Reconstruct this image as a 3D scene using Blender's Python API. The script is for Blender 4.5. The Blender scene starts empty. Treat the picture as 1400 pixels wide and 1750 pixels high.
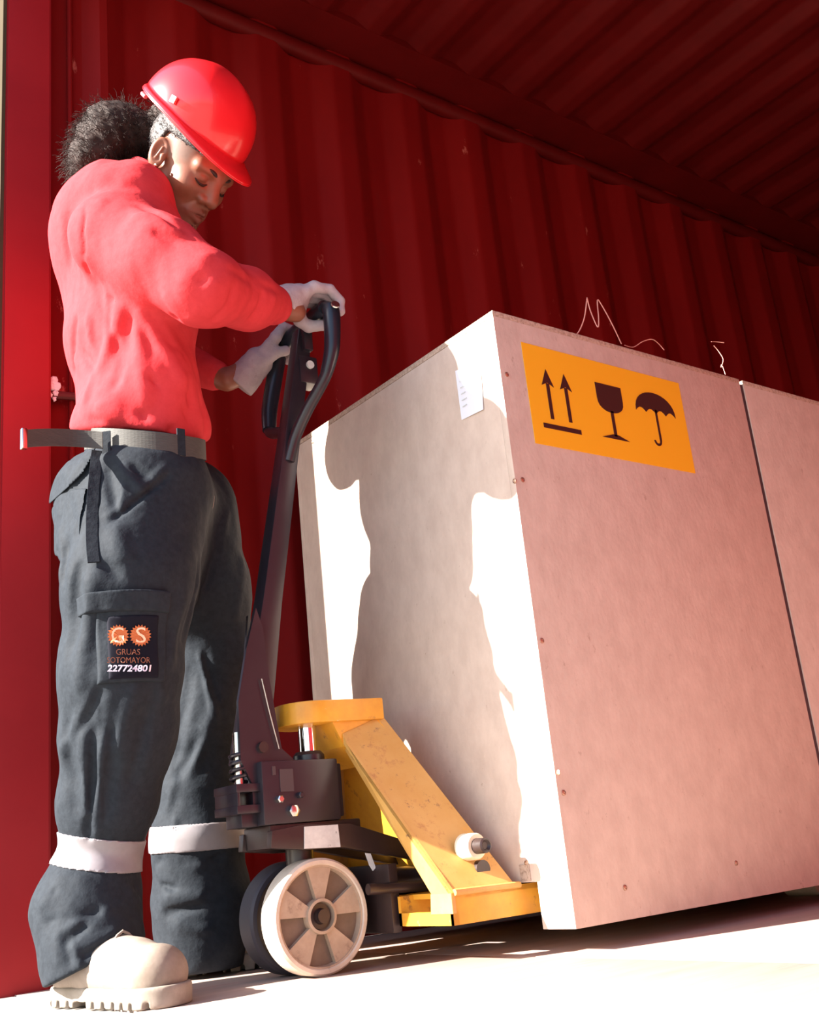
import bpy, bmesh, math, random
import numpy as np
from mathutils import Vector, Matrix
random.seed(5)
rng = np.random.default_rng(5)
scene = bpy.context.scene
col = scene.collection

# ------------------------------------------------------------------ camera
FPX = 1834.69
VX = np.array([3194 - 700, 1189 - 875, FPX]); VX = VX / np.linalg.norm(VX)
VZ = np.array([90 - 700, -5000 - 875, FPX]); VZ = VZ / np.linalg.norm(VZ)
VY = np.cross(VZ, VX)
RW = np.array([VX, VY, VZ])          # world = RW @ cam (x right, y down, z forward)
CAM = np.array([0.0, 0.0, 0.2])
cd = bpy.data.cameras.new('camera')
cam = bpy.data.objects.new('camera', cd)
col.objects.link(cam)
r_, d_, f_ = RW[:, 0], RW[:, 1], RW[:, 2]
cam.matrix_world = Matrix(((r_[0], -d_[0], -f_[0], CAM[0]), (r_[1], -d_[1], -f_[1], CAM[1]),
                           (r_[2], -d_[2], -f_[2], CAM[2]), (0, 0, 0, 1)))
cd.sensor_fit = 'VERTICAL'; cd.sensor_height = 24; cd.sensor_width = 24
cd.lens = FPX / 1750 * 24
cd.clip_start = 0.02
scene.camera = cam
# ------------------------------------------------------------------ world, sun, exposure
w = bpy.data.worlds.new('world'); scene.world = w; w.use_nodes = True
nt = w.node_tree; nt.nodes.clear()
wo = nt.nodes.new('ShaderNodeOutputWorld'); bg = nt.nodes.new('ShaderNodeBackground')
sky = nt.nodes.new('ShaderNodeTexSky'); sky.sky_type = 'NISHITA'; sky.sun_disc = False
sky.sun_elevation = math.radians(35); sky.sun_rotation = math.radians(-72); sky.air_density = 1.0
nt.links.new(sky.outputs[0], bg.inputs[0]); nt.links.new(bg.outputs[0], wo.inputs[0])
bg.inputs[1].default_value = 0.19
SUN_DIR = Vector((1.0, -0.32, -0.61)).normalized()      # direction the light travels
sd = bpy.data.lights.new('sun', 'SUN'); sun = bpy.data.objects.new('sun', sd); col.objects.link(sun)
sd.energy = 14.0; sd.angle = math.radians(0.6); sd.color = (1.0, 0.93, 0.84)
sun.location = (-4, 3, 5)
sun.rotation_euler = SUN_DIR.to_track_quat('-Z', 'Y').to_euler()
vs = scene.view_settings
vs.view_transform = 'Standard'; vs.look = 'None'; vs.gamma = 1; vs.use_curve_mapping = False
vs.exposure = 1.1

# ------------------------------------------------------------------ helpers
def at(px, py, v, ax=1):
    "pixel of the survey photograph -> point on the plane axis ax = v"
    d = RW @ np.array([px - 700.0, py - 875.0, FPX]); t = (v - CAM[ax]) / d[ax]
    return CAM + d * t

def wloc(o):
    v = np.zeros(3)
    while o is not None:
        v += np.array(o.location); o = o.parent
    return v

def mesh_obj(name, verts, faces, mat, parent=None, smooth=False, uv=None):
    verts = np.asarray(verts, float) - wloc(parent)
    me = bpy.data.meshes.new(name)
    me.from_pydata(verts.tolist(), [], faces if isinstance(faces, list) else faces.tolist())
    me.materials.append(mat)
    if smooth:
        me.polygons.foreach_set('use_smooth', [True] * len(me.polygons))
    me.update()
    o = bpy.data.objects.new(name, me); col.objects.link(o); o.parent = parent
    return o

def bm_obj(name, bm, mat, parent=None, smooth=False, bevel=0):
    off = wloc(parent)
    bmesh.ops.translate(bm, verts=bm.verts, vec=Vector(-off))
    if bevel:
        bmesh.ops.bevel(bm, geom=[e for e in bm.edges], offset=bevel, segments=2, affect='EDGES', profile=0.6)
    bmesh.ops.recalc_face_normals(bm, faces=bm.faces)
    me = bpy.data.meshes.new(name); bm.to_mesh(me); bm.free()
    me.materials.append(mat)
    if smooth:
        me.polygons.foreach_set('use_smooth', [True] * len(me.polygons))
        try: me.set_sharp_from_angle(angle=math.radians(35))
        except Exception: pass
    o = bpy.data.objects.new(name, me); col.objects.link(o); o.parent = parent
    return o

def add_box(bm, lo, hi):
    m = Matrix.Translation(((lo[0] + hi[0]) / 2, (lo[1] + hi[1]) / 2, (lo[2] + hi[2]) / 2)) @ \
        Matrix.Diagonal((hi[0] - lo[0], hi[1] - lo[1], hi[2] - lo[2], 1))
    bmesh.ops.create_cube(bm, size=1, matrix=m)

def box(name, lo, hi, mat, parent=None, bevel=0.0):
    bm = bmesh.new(); add_box(bm, lo, hi)
    return bm_obj(name, bm, mat, parent, smooth=bevel > 0, bevel=bevel)

def add_prism(bm, pts, off):
    "polygon (list of 3D points) extruded by the vector off"
    a = [bm.verts.new(Vector(p)) for p in pts]
    b = [bm.verts.new(Vector(p) + Vector(off)) for p in pts]
    n = len(pts)
    bm.faces.new(a); bm.faces.new(b[::-1])
    for i in range(n):
        bm.faces.new((a[i], b[i], b[(i + 1) % n], a[(i + 1) % n]))

def prism(name, pts, off, mat, parent=None, bevel=0.0):
    bm = bmesh.new(); add_prism(bm, pts, off)
    return bm_obj(name, bm, mat, parent, smooth=bevel > 0, bevel=bevel)

def frame_of(d):
    d = Vector(d).normalized()
    u = d.cross(Vector((0, 0, 1)) if abs(d.z) < 0.9 else Vector((1, 0, 0))).normalized()
    return u, d.cross(u).normalized()

def add_tube(bm, pts, rad, seg=12, cap=True):
    pts = [Vector(p) for p in pts]; n = len(pts)
    if not hasattr(rad, '__len__'): rad = [rad] * n
    rings = []; u = None
    for i, p in enumerate(pts):
        d = (pts[min(i + 1, n - 1)] - pts[max(i - 1, 0)]).normalized()
        if u is None: u, v = frame_of(d)
        else:
            u = (u - d * u.dot(d)).normalized(); v = d.cross(u)
        rings.append([bm.verts.new(p + (u * math.cos(2 * math.pi * k / seg) + v * math.sin(2 * math.pi * k / seg)) * rad[i]) for k in range(seg)])
    for i in range(n - 1):
        for k in range(seg):
            bm.faces.new((rings[i][k], rings[i][(k + 1) % seg], rings[i + 1][(k + 1) % seg], rings[i + 1][k]))
    if cap:
        bm.faces.new(rings[0][::-1]); bm.faces.new(rings[-1])

def tube(name, pts, rad, mat, parent=None, seg=14, sub=0):
    if sub: pts, rad = smooth_path(pts, rad, sub)
    bm = bmesh.new(); add_tube(bm, pts, rad, seg)
    return bm_obj(name, bm, mat, parent, smooth=True)

def smooth_path(pts, rad, sub):
    P = [np.array(p, float) for p in pts]; n = len(P)
    if not hasattr(rad, '__len__'): rad = [rad] * n
    out, ro = [], []
    for i in range(n - 1):
        p0, p1, p2, p3 = P[max(i - 1, 0)], P[i], P[i + 1], P[min(i + 2, n - 1)]
        for s in range(sub):
            t = s / sub
            out.append(0.5 * ((2 * p1) + (-p0 + p2) * t + (2 * p0 - 5 * p1 + 4 * p2 - p3) * t * t + (-p0 + 3 * p1 - 3 * p2 + p3) * t ** 3))
            ro.append(rad[i] * (1 - t) + rad[i + 1] * t)
    out.append(P[-1]); ro.append(rad[-1])
    return out, ro

def add_lathe(bm, profile, origin, axis, seg=48):
    "profile: (distance along axis, radius) revolved about the axis"
    u, v = frame_of(axis); d = Vector(axis).normalized(); o = Vector(origin)
    rings = []
    for (t, r) in profile:
        if r < 1e-6: rings.append([bm.verts.new(o + d * t)])
        else: rings.append([bm.verts.new(o + d * t + (u * math.cos(2 * math.pi * k / seg) + v * math.sin(2 * math.pi * k / seg)) * r) for k in range(seg)])
    for a, b in zip(rings, rings[1:]):
        for k in range(seg):
            k2 = (k + 1) % seg
            if len(a) == 1 and len(b) == 1: continue
            if len(a) == 1: bm.faces.new((a[0], b[k2], b[k]))
            elif len(b) == 1: bm.faces.new((a[k], a[k2], b[0]))
            else: bm.faces.new((a[k], a[k2], b[k2], b[k]))

def lathe(name, profile, origin, axis, mat, parent=None, seg=48):
    bm = bmesh.new(); add_lathe(bm, profile, origin, axis, seg)
    return bm_obj(name, bm, mat, parent, smooth=True)

def empty(name, loc, label=None, cat=None, group=None):
    o = bpy.data.objects.new(name, None); col.objects.link(o); o.location = loc
    o.empty_display_size = 0.1
    if label: tag(o, label, cat, group)
    return o

def tag(o, label, cat, group=None):
    o['label'] = label; o['category'] = cat
    if group: o['group'] = group
    return o

def struct(o):
    o['kind'] = 'structure'; return o

# ------------------------------------------------------------------ materials
def mat(name, c, rough=0.6, metal=0.0, c2=None, nscale=20, bump=0.0, bscale=60, mix=0.5, stretch=(1, 1, 1),
        spots=None, sss=0.0, coat=0.0, spec=0.5, attr=None, sheen=0.0, lo=0.35, hi=0.65, bdist=0.002):
    m = bpy.data.materials.new(name); m.use_nodes = True
    n = m.node_tree; b = n.nodes['Principled BSDF']; L = n.links
    b.inputs['Roughness'].default_value = rough; b.inputs['Metallic'].default_value = metal
    b.inputs['Specular IOR Level'].default_value = spec
    b.inputs['Coat Weight'].default_value = coat
    b.inputs['Sheen Weight'].default_value = sheen
    if sss:
        b.inputs['Subsurface Weight'].default_value = sss
        b.inputs['Subsurface Radius'].default_value = (0.01, 0.004, 0.002)
        b.inputs['Subsurface Scale'].default_value = 1.0
    tc = n.nodes.new('ShaderNodeTexCoord'); mp = n.nodes.new('ShaderNodeMapping')
    mp.inputs['Scale'].default_value = stretch
    L.new(tc.outputs['Object'], mp.inputs[0])
    src = None
    if c2 is not None:
        nz = n.nodes.new('ShaderNodeTexNoise'); nz.inputs['Scale'].default_value = nscale
        nz.inputs['Detail'].default_value = 6; nz.inputs['Roughness'].default_value = 0.65
        L.new(mp.outputs[0], nz.inputs['Vector'])
        rp = n.nodes.new('ShaderNodeValToRGB'); rp.color_ramp.elements[0].position = lo
        rp.color_ramp.elements[1].position = hi
        rp.color_ramp.elements[0].color = (*c, 1); rp.color_ramp.elements[1].color = (*c2, 1)
        L.new(nz.outputs[0], rp.inputs[0]); src = rp.outputs[0]
    if spots:
        for (sc, s0, s1, colr) in spots:
            nz = n.nodes.new('ShaderNodeTexNoise'); nz.inputs['Scale'].default_value = sc
            nz.inputs['Detail'].default_value = 8; nz.inputs['Roughness'].default_value = 0.75
            L.new(mp.outputs[0], nz.inputs['Vector'])
            mr = n.nodes.new('ShaderNodeMapRange'); mr.inputs[1].default_value = s0; mr.inputs[2].default_value = s1
            L.new(nz.outputs[0], mr.inputs[0])
            mx = n.nodes.new('ShaderNodeMix'); mx.data_type = 'RGBA'
            L.new(mr.outputs[0], mx.inputs[0])
            if src is None: mx.inputs[6].default_value = (*c, 1)
            else: L.new(src, mx.inputs[6])
            mx.inputs[7].default_value = (*colr, 1); src = mx.outputs[2]
    if attr:
        at_ = n.nodes.new('ShaderNodeAttribute'); at_.attribute_name = attr
        mx = n.nodes.new('ShaderNodeMix'); mx.data_type = 'RGBA'; mx.blend_type = 'MULTIPLY'; mx.inputs[0].default_value = 1
        if src is None: mx.inputs[6].default_value = (*c, 1)
        else: L.new(src, mx.inputs[6])
        L.new(at_.outputs['Color'], mx.inputs[7]); src = mx.outputs[2]
    if src is None: b.inputs['Base Color'].default_value = (*c, 1)
    else: L.new(src, b.inputs['Base Color'])
    if bump:
        nz = n.nodes.new('ShaderNodeTexNoise'); nz.inputs['Scale'].default_value = bscale
        nz.inputs['Detail'].default_value = 5
        L.new(mp.outputs[0], nz.inputs['Vector'])
        bp = n.nodes.new('ShaderNodeBump'); bp.inputs['Strength'].default_value = bump; bp.inputs['Distance'].default_value = bdist
        L.new(nz.outputs[0], bp.inputs['Height']); L.new(bp.outputs[0], b.inputs['Normal'])
    return m

M = {}
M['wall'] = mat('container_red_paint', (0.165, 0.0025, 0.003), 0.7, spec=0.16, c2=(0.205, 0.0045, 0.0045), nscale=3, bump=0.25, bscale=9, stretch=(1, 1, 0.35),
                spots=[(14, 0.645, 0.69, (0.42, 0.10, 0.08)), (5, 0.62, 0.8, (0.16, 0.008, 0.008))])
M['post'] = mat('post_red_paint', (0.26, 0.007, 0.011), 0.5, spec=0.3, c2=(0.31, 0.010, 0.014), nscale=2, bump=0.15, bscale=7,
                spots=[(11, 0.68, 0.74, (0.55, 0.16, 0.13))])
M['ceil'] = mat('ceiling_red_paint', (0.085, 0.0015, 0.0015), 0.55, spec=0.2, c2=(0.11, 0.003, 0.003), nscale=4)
M['floor'] = mat('floor_wood', (0.33, 0.25, 0.21), 0.65, c2=(0.40, 0.29, 0.25), nscale=5, stretch=(0.6, 5, 1), bump=0.2, bscale=14,
                 spots=[(3, 0.55, 0.75, (0.36, 0.18, 0.155))])
M['steel'] = mat('worn_steel', (0.33, 0.30, 0.27), 0.5, 0.2, c2=(0.38, 0.34, 0.31), nscale=8)
M['board'] = mat('particle_board', (0.52, 0.415, 0.345), 0.75, c2=(0.60, 0.49, 0.41), nscale=26, bump=0.35, bscale=110, stretch=(1, 1, 0.6),
                 spots=[(60, 0.62, 0.72, (0.36, 0.26, 0.20)), (95, 0.64, 0.74, (0.68, 0.57, 0.49))])
M['board_edge'] = mat('particle_board_edge', (0.48, 0.37, 0.29), 0.85, c2=(0.26, 0.18, 0.13), nscale=160, lo=0.45, hi=0.7, bump=0.8, bscale=200)
M['seam'] = mat('dark_seam', (0.05, 0.03, 0.035), 0.6)
M['yellow_label'] = mat('yellow_label', (0.86, 0.48, 0.02), 0.45)
M['print'] = mat('dark_print', (0.045, 0.010, 0.008), 0.6)
M['paper'] = mat('white_paper', (0.72, 0.76, 0.84), 0.7)
M['screw'] = mat('screw_metal', (0.45, 0.30, 0.22), 0.4, 0.8)
M['yellow'] = mat('yellow_jack_paint', (0.72, 0.36, 0.030), 0.42, c2=(0.60, 0.27, 0.025), nscale=14, bump=0.2, bscale=25,
                  spots=[(24, 0.60, 0.68, (0.30, 0.13, 0.03)), (55, 0.62, 0.70, (0.70, 0.45, 0.22)), (9, 0.66, 0.72, (0.12, 0.06, 0.03))])
M['yellow_worn'] = mat('yellow_paint_worn_to_steel', (0.52, 0.28, 0.065), 0.5, c2=(0.58, 0.34, 0.10), nscale=9, bump=0.2, bscale=30,
                  spots=[(20, 0.56, 0.66, (0.42, 0.20, 0.06)), (45, 0.60, 0.68, (0.20, 0.10, 0.05)), (7, 0.62, 0.72, (0.66, 0.33, 0.04))])
M['black'] = mat('black_jack_paint', (0.014, 0.012, 0.018), 0.32, c2=(0.022, 0.018, 0.024), nscale=9, bump=0.1, bscale=20, spots=[(40, 0.68, 0.74, (0.10, 0.06, 0.06))])
M['dark_brown'] = mat('greasy_black_metal', (0.022, 0.014, 0.014), 0.38, c2=(0.035, 0.020, 0.018), nscale=12, bump=0.3, bscale=40)
M['rubber'] = mat('black_rubber_grip', (0.010, 0.014, 0.022), 0.3)
M['tyre'] = mat('dark_tyre', (0.030, 0.026, 0.034), 0.6, bump=0.2, bscale=80)
M['tread'] = mat('sun_paled_tread', (0.62, 0.55, 0.45), 0.5, c2=(0.5, 0.42, 0.33), nscale=20, spots=[(30, 0.6, 0.7, (0.25, 0.2, 0.16))])  # sunlight on the near wheel's dark tread put into a pale colour; rollers share it
M['hub'] = mat('cast_wheel_centre', (0.42, 0.33, 0.24), 0.6, c2=(0.33, 0.25, 0.18), nscale=25, bump=0.35, bscale=70, spots=[(15, 0.56, 0.7, (0.18, 0.12, 0.09))])
M['hub_dark'] = mat('shaded_wheel_web', (0.16, 0.115, 0.085), 0.6, c2=(0.12, 0.085, 0.06), nscale=25, bump=0.35, bscale=70)  # recessed web darkened in its colour, standing in for the shade there
M['chrome'] = mat('chrome', (0.8, 0.8, 0.82), 0.08, 1.0)
M['bright'] = mat('bright_bolt', (0.6, 0.58, 0.55), 0.25, 1.0)
M['label_grey'] = mat('pale_metal_plate', (0.50, 0.53, 0.52), 0.5, c2=(0.62, 0.66, 0.64), nscale=60, spots=[(70, 0.6, 0.66, (0.2, 0.22, 0.22))])
M['cream'] = mat('cream_boss', (0.72, 0.64, 0.48), 0.5)
M['sweater'] = mat('red_sweatshirt', (0.54, 0.044, 0.052), 0.9, c2=(0.49, 0.037, 0.044), nscale=60, bump=0.8, bscale=20, spec=0.06, bdist=0.004)
M['trousers'] = mat('charcoal_work_cloth', (0.014, 0.0175, 0.023), 0.75, c2=(0.020, 0.025, 0.032), nscale=90, bump=1.0, bscale=18, spec=0.12, bdist=0.005)
M['band'] = mat('reflective_tape', (0.22, 0.20, 0.213), 0.5, c2=(0.25, 0.23, 0.243), nscale=30)
M['belt'] = mat('grey_web_belt', (0.040, 0.038, 0.034), 0.7, c2=(0.060, 0.056, 0.048), nscale=60, stretch=(1, 1, 12), bump=0.4, bscale=60)
M['skin'] = mat('brown_skin', (0.19, 0.064, 0.034), 0.48, c2=(0.24, 0.084, 0.046), nscale=22, sss=0.08, bump=0.12, bscale=180, attr='tone', bdist=0.001)
M['hair'] = mat('dark_brown_hair', (0.013, 0.0065, 0.005), 0.75, c2=(0.032, 0.016, 0.012), nscale=40, spec=0.25)
M['hair_cap'] = mat('short_black_hair', (0.020, 0.015, 0.016), 0.6, bump=1.0, bscale=260, c2=(0.05, 0.04, 0.04), nscale=120)
M['brow'] = mat('eyebrow_hair', (0.015, 0.008, 0.006), 0.6)
M['glove'] = mat('pale_work_glove', (0.33, 0.28, 0.30), 0.85, c2=(0.40, 0.35, 0.37), nscale=30, bump=0.7, bscale=70, bdist=0.003,
                 spots=[(35, 0.60, 0.72, (0.22, 0.18, 0.18))])
M['helmet'] = mat('red_plastic', (0.78, 0.015, 0.022), 0.28, coat=0.3)
M['helmet_strap'] = mat('red_suspension', (0.80, 0.10, 0.12), 0.5)
M['boot'] = mat('dusty_leather', (0.17, 0.13, 0.10), 0.75, c2=(0.26, 0.21, 0.17), nscale=14, bump=0.4, bscale=40, spots=[(18, 0.6, 0.75, (0.16, 0.11, 0.08))])
M['sole'] = mat('boot_sole', (0.20, 0.165, 0.13), 0.8, c2=(0.27, 0.23, 0.19), nscale=30)
M['gold'] = mat('pale_stud', (0.9, 0.85, 0.7), 0.15, 1.0)
M['patch'] = mat('navy_patch', (0.006, 0.006, 0.012), 0.8, spec=0.15)
M['orange_thread'] = mat('orange_thread', (0.50, 0.13, 0.035), 0.7)
M['peach_thread'] = mat('peach_thread', (0.85, 0.50, 0.33), 0.7)
M['rust_thread'] = mat('rust_thread', (0.24, 0.075, 0.035), 0.7)
M['white_thread'] = mat('white_thread', (0.75, 0.72, 0.85), 0.7)
M['wire'] = mat('pink_plastic_twine', (0.62, 0.30, 0.25), 0.5)
M['concrete'] = mat('yard_concrete', (0.22, 0.20, 0.175), 0.9, c2=(0.27, 0.245, 0.21), nscale=1.2)
M['gasket'] = mat('weathered_gasket', (0.050, 0.038, 0.022), 0.9, c2=(0.06, 0.045, 0.027), nscale=6, spec=0.1)
M['scrap'] = mat('white_rag', (0.8, 0.72, 0.74), 0.8)
M['rust_pin'] = mat('dark_red_pin', (0.10, 0.012, 0.012), 0.5)

# ------------------------------------------------------------------ setting: the container
YW = 2.35; ZC = 2.71; XE = 0.70; XB = 12.0; YN = -0.02; DEP = 0.036
def corrugated(xs0, pitch, n, place, span, mat_, name, parts=(0.068, 0.070, 0.068, 0.072)):
    "corrugated sheet: at xs0 the proud flat ends, recede, recess flat, advance, proud flat"
    prof = []
    x = xs0
    for i in range(n):
        for wd, d0 in zip(parts, (0, 1, 1, 0)):
            prof.append((x, d0)); x += wd * pitch / sum(parts)
    prof.append((x, 0)); rp = [prof[0]]
    for a_, c_, e_ in zip(prof, prof[1:], prof[2:]):        # round every fold of the sheet
        a_ = np.array([a_[0], a_[1] * DEP]); c_ = np.array([c_[0], c_[1] * DEP]); e_ = np.array([e_[0], e_[1] * DEP])
        u1 = (a_ - c_) / np.linalg.norm(a_ - c_); u2 = (e_ - c_) / np.linalg.norm(e_ - c_)
        for t in (0, .25, .5, .75, 1):
            q = (1 - t) ** 2 * (c_ + u1 * .010) + 2 * t * (1 - t) * c_ + t * t * (c_ + u2 * .010)
            rp.append((q[0], q[1] / DEP))
    prof = rp + [prof[-1]]
    verts, faces = [], []
    for (px, dd) in prof:
        for s in span: verts.append(place(px, dd * DEP, s))
    k = len(span)
    for i in range(len(prof) - 1):
        for j in range(k - 1):
            faces.append((i * k + j, i * k + j + 1, (i + 1) * k + j + 1, (i + 1) * k + j))
    return struct(mesh_obj(name, verts, faces, mat_))
X0W = 1.508 - 0.278 * 2
wall_back = corrugated(X0W, 0.278, 40, lambda x, d, s: (x, YW + d, s), (0.0, ZC), M['wall'], 'wall_back')
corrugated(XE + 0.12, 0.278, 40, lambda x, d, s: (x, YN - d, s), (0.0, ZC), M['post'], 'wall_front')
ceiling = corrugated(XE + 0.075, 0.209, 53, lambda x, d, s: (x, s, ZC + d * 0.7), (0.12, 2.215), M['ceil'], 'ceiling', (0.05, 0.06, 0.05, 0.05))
M_rail = M['ceil']
for nm, y0, y1, in (('trim_1', 2.215, 2.386), ('trim_2', -0.056, 0.12)):     # flat ceiling margins above the side walls
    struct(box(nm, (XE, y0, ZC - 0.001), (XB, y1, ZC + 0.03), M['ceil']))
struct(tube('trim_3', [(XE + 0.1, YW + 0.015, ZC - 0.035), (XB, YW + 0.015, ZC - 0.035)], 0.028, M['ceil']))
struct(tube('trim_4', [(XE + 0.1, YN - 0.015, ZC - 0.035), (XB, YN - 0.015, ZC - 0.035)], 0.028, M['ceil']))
struct(box('wall_end', (XB - 0.02, -0.06, 0), (XB + 0.02, 2.39, ZC + 0.03), M['wall']))
struct(box('trim_5', (XE - 0.02, -0.06, ZC - 0.06), (XE + 0.10, 2.39, ZC + 0.06), M['post']))   # door header
struct(box('trim_10', (XE, 2.396, ZC - 0.12), (XB, 2.43, ZC + 0.05), M['post']))  # unseen outer top rail, added to stop sun leaking over the wall
struct(box('trim_11', (XE, -0.10, ZC - 0.12), (XB, -0.066, ZC + 0.05), M['post']))
# wall ribs flat piece next to the post
struct(box('wall_left', (0.785, YW + 0.036, 0), (X0W + 0.004, YW + 0.040, ZC), M['wall']))
prof = [(X0W - 0.060, YW + 0.038), (X0W - 0.02, YW), (X0W + 0.002, YW), (X0W + 0.002, YW + 0.004), (X0W - 0.02, YW + 0.004), (X0W - 0.056, YW + 0.042)]
struct(prism('trim_6', [(x, y, 0.0) for x, y in prof], (0, 0, ZC), M['wall']))
bm = bmesh.new(); add_box(bm, (0.676, YW - 0.018, -0.02), (0.793, YW + 0.10, ZC + 0.05))
bmesh.ops.bevel(bm, geom=list(bm.edges), offset=0.006, segments=2, affect='EDGES')
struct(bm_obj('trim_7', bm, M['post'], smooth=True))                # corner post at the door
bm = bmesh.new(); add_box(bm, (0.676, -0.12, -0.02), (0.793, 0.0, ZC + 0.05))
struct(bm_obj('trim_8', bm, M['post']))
# floor
floor = struct(box('floor', (0.70, -0.06, -0.06), (XB, 2.39, -0.012), M['dark_brown']))
x = 0.72; first = None; k = 0
while x < XB - 0.2:
    x1 = min(x + (0.62 if k == 0 else 1.22), XB - 0.02)
    p = box('floor_panel', (x, -0.02, -0.014), (x1 - 0.004, YW + 0.036, 0.0), M['floor'], floor, bevel=0.0015); x = x1; k += 1
struct(box('trim_9', (0.15, -0.6, -0.05), (0.716, 2.9, -0.002), M['steel']))                 # bridge plate at the door sill
ground = struct(box('ground', (-40, -40, -1.3), (40, 40, -1.25), M['concrete']))
struct(box('trim_12', (0.668, YW - 0.014, -0.02), (0.677, YW + 0.10, ZC + 0.05), M['gasket']))    # weathered door gasket
rag = empty('rag', (0.806, YW + 0.0, 1.318), 'small crumpled white rag hooked on the pin beside the corner post', 'rag')
bm = bmesh.new()
for (dx, dz, r) in ((0.0, 0.022, 0.010), (-0.007, 0.006, 0.009), (0.007, 0.008, 0.010), (0.004, -0.010, 0.007), (-0.009, -0.016, 0.006), (0.001, -0.026, 0.005)):
    bmesh.ops.create_icosphere(bm, subdivisions=2, radius=r, matrix=Matrix.Translation((0.806 + dx, YW + 0.004, 1.330 + dz)) @ Matrix.Rotation(dx * 90, 4, 'Y') @ Matrix.Diagonal((1, 0.5, 1.25, 1)))
for v in bm.verts: v.co += Vector((math.sin(v.co.z * 900), math.sin(v.co.x * 1100), math.sin(v.co.x * 800))) * 0.0012
bm_obj('cloth', bm, M['scrap'], rag, smooth=False)
# lashing bar and pin beside the post
lr = empty('lashing_bar', (0.856, YW + 0.02, 0.0), 'slim dark red vertical bar with a cross pin beside the corner post', 'bar')
tube('rod', [(0.856, YW + 0.024, 0.02), (0.856, YW + 0.024, 2.66)], 0.007, M['wall'], lr, seg=10)
tube('pin', [(0.785, YW + 0.012, 1.315), (0.875, YW + 0.012, 1.325)], 0.010, M['rust_pin'], lr, seg=10)

# ------------------------------------------------------------------ crate
CX, CY0, CY1, CZ0, CZ1 = 1.372, 1.411, 2.195, 0.040, 1.203
crate = empty('crate', (CX + 0.8, 1.8, 0.04), 'large pale particle board crate with a yellow handling label, loaded on the jack', 'crate')
SEAM = 2.183; XEND = 2.99; T = 0.016
box('end_panel', (CX, CY0 + T, 0.1192), (CX + T, CY1 - T, CZ1 - 0.001), M['board'], crate, 0.001)
box('end_panel', (XEND - T, CY0 + T, 0.120), (XEND, CY1 - T, CZ1 - 0.001), M['board'], crate)
for (a, b) in ((CX, SEAM - 0.0075), (SEAM + 0.0075, XEND)):
    box('side_panel', (a, CY0, CZ0), (b, CY0 + T, CZ1), M['board'], crate, 0.001)
    box('side_panel', (a, CY1 - T, CZ0), (b, CY1, CZ1), M['board'], crate, 0.001)
    box('top_panel', (a, CY0, CZ1), (b, CY1, CZ1 + 0.012), M['board_edge'], crate, 0.001)
box('seam_strip', (SEAM - 0.012, CY0 + 0.003, CZ0), (SEAM + 0.012, CY0 + T + 0.004, CZ1), M['seam'], crate)
box('base_panel', (CX + T, CY0 + T, 0.119), (XEND - T, CY1 - T, 0.135), M['board'], crate)
box('skid', (CX, CY0 + T, CZ0), (XEND, CY0 + 0.082, 0.119), M['board'], crate, 0.001)
box('skid', (CX, CY1 - 0.082, CZ0), (XEND, CY1 - T, 0.119), M['board'], crate, 0.001)
def screw(c, axis):
    lathe('screw', [(0, 0.0), (0, 0.0052), (0.0015, 0.0048), (0.0025, 0.002), (0.0012, 0.0)], c, axis, M['screw'], crate, 10)
for (px, py) in ((1068, 1517), (1258, 1475), (893, 820), (926, 1095), (963, 1355), (866, 640)):
    p = at(px, py, CY0); screw((p[0], CY0, p[2]), (0, -1, 0))
for (px, py) in ((880, 822), (900, 1475), (955, 1320), (535, 755)):
    p = at(px, py, CX, 0); screw((CX, p[1], p[2]), (-1, 0, 0))
# small metal tab on the end panel above the fork
p = at(897, 1475, CX, 0)
tb = box('corner_plate', (CX - 0.002, p[1] - 0.012, 0.122), (CX, p[1] + 0.014, 0.150), M['board_edge'], crate)
# yellow handling label: plane Y = CY0, local sticker coordinates
LX0, LX1, LZ0, LZ1 = 1.440, 1.932, 0.936, 1.158
lab = box('handling_label', (LX0, CY0 - 0.0012, LZ0), (LX1, CY0 - 0.0002, LZ1), M['yellow_label'], crate)
YS = CY0 - 0.0022
def sym(name, polys):
    bm = bmesh.new()
    for pl in polys: add_prism(bm, [(x, YS, z) for x, z in pl], (0, 0.0012, 0))
    return bm_obj(name, bm, M['print'], lab)
def lab_px(px, py):
    q = at(px, py, YS); return (q[0], q[2])
def cross_rect(x0, z0, x1, z1): return [(x0, z0), (x1, z0), (x1, z1), (x0, z1)]
a1 = lab_px(934, 640); a1b = lab_px(945, 716); a2 = lab_px(964, 648); a2b = lab_px(977, 722)
for (tp, bt) in ((a1, a1b), (a2, a2b)):
    cx = (tp[0] + bt[0]) / 2
    sym('arrow', [cross_rect(cx - 0.0045, bt[1], cx + 0.0045, tp[1] - 0.02),
                  [(cx - 0.017, tp[1] - 0.026), (cx, tp[1] - 0.018), (cx + 0.017, tp[1] - 0.026), (cx, tp[1] + 0.012)]])
u0 = lab_px(930, 727); u1 = lab_px(994, 738)
zz = (u0[1] + u1[1]) / 2
sym('bar', [cross_rect(u0[0], zz - 0.005, u1[0], zz + 0.005)])
g0 = lab_px(1017, 655); g1 = lab_px(1060, 661); gm = lab_px(1048, 706); gs = lab_px(1053, 746)
gx = (g0[0] + g1[0]) / 2; gw = (g1[0] - g0[0]) / 2; gz = (g0[1] + g1[1]) / 2
bowl = [(gx - gw, gz), (gx + gw, gz)]
for i in range(13):
    t = i / 12 * math.pi
    bowl.append((gx + gw * math.cos(t), gz - 0.035 - (gz - 0.035 - gm[1]) * math.sin(t) ** 0.8))
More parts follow.
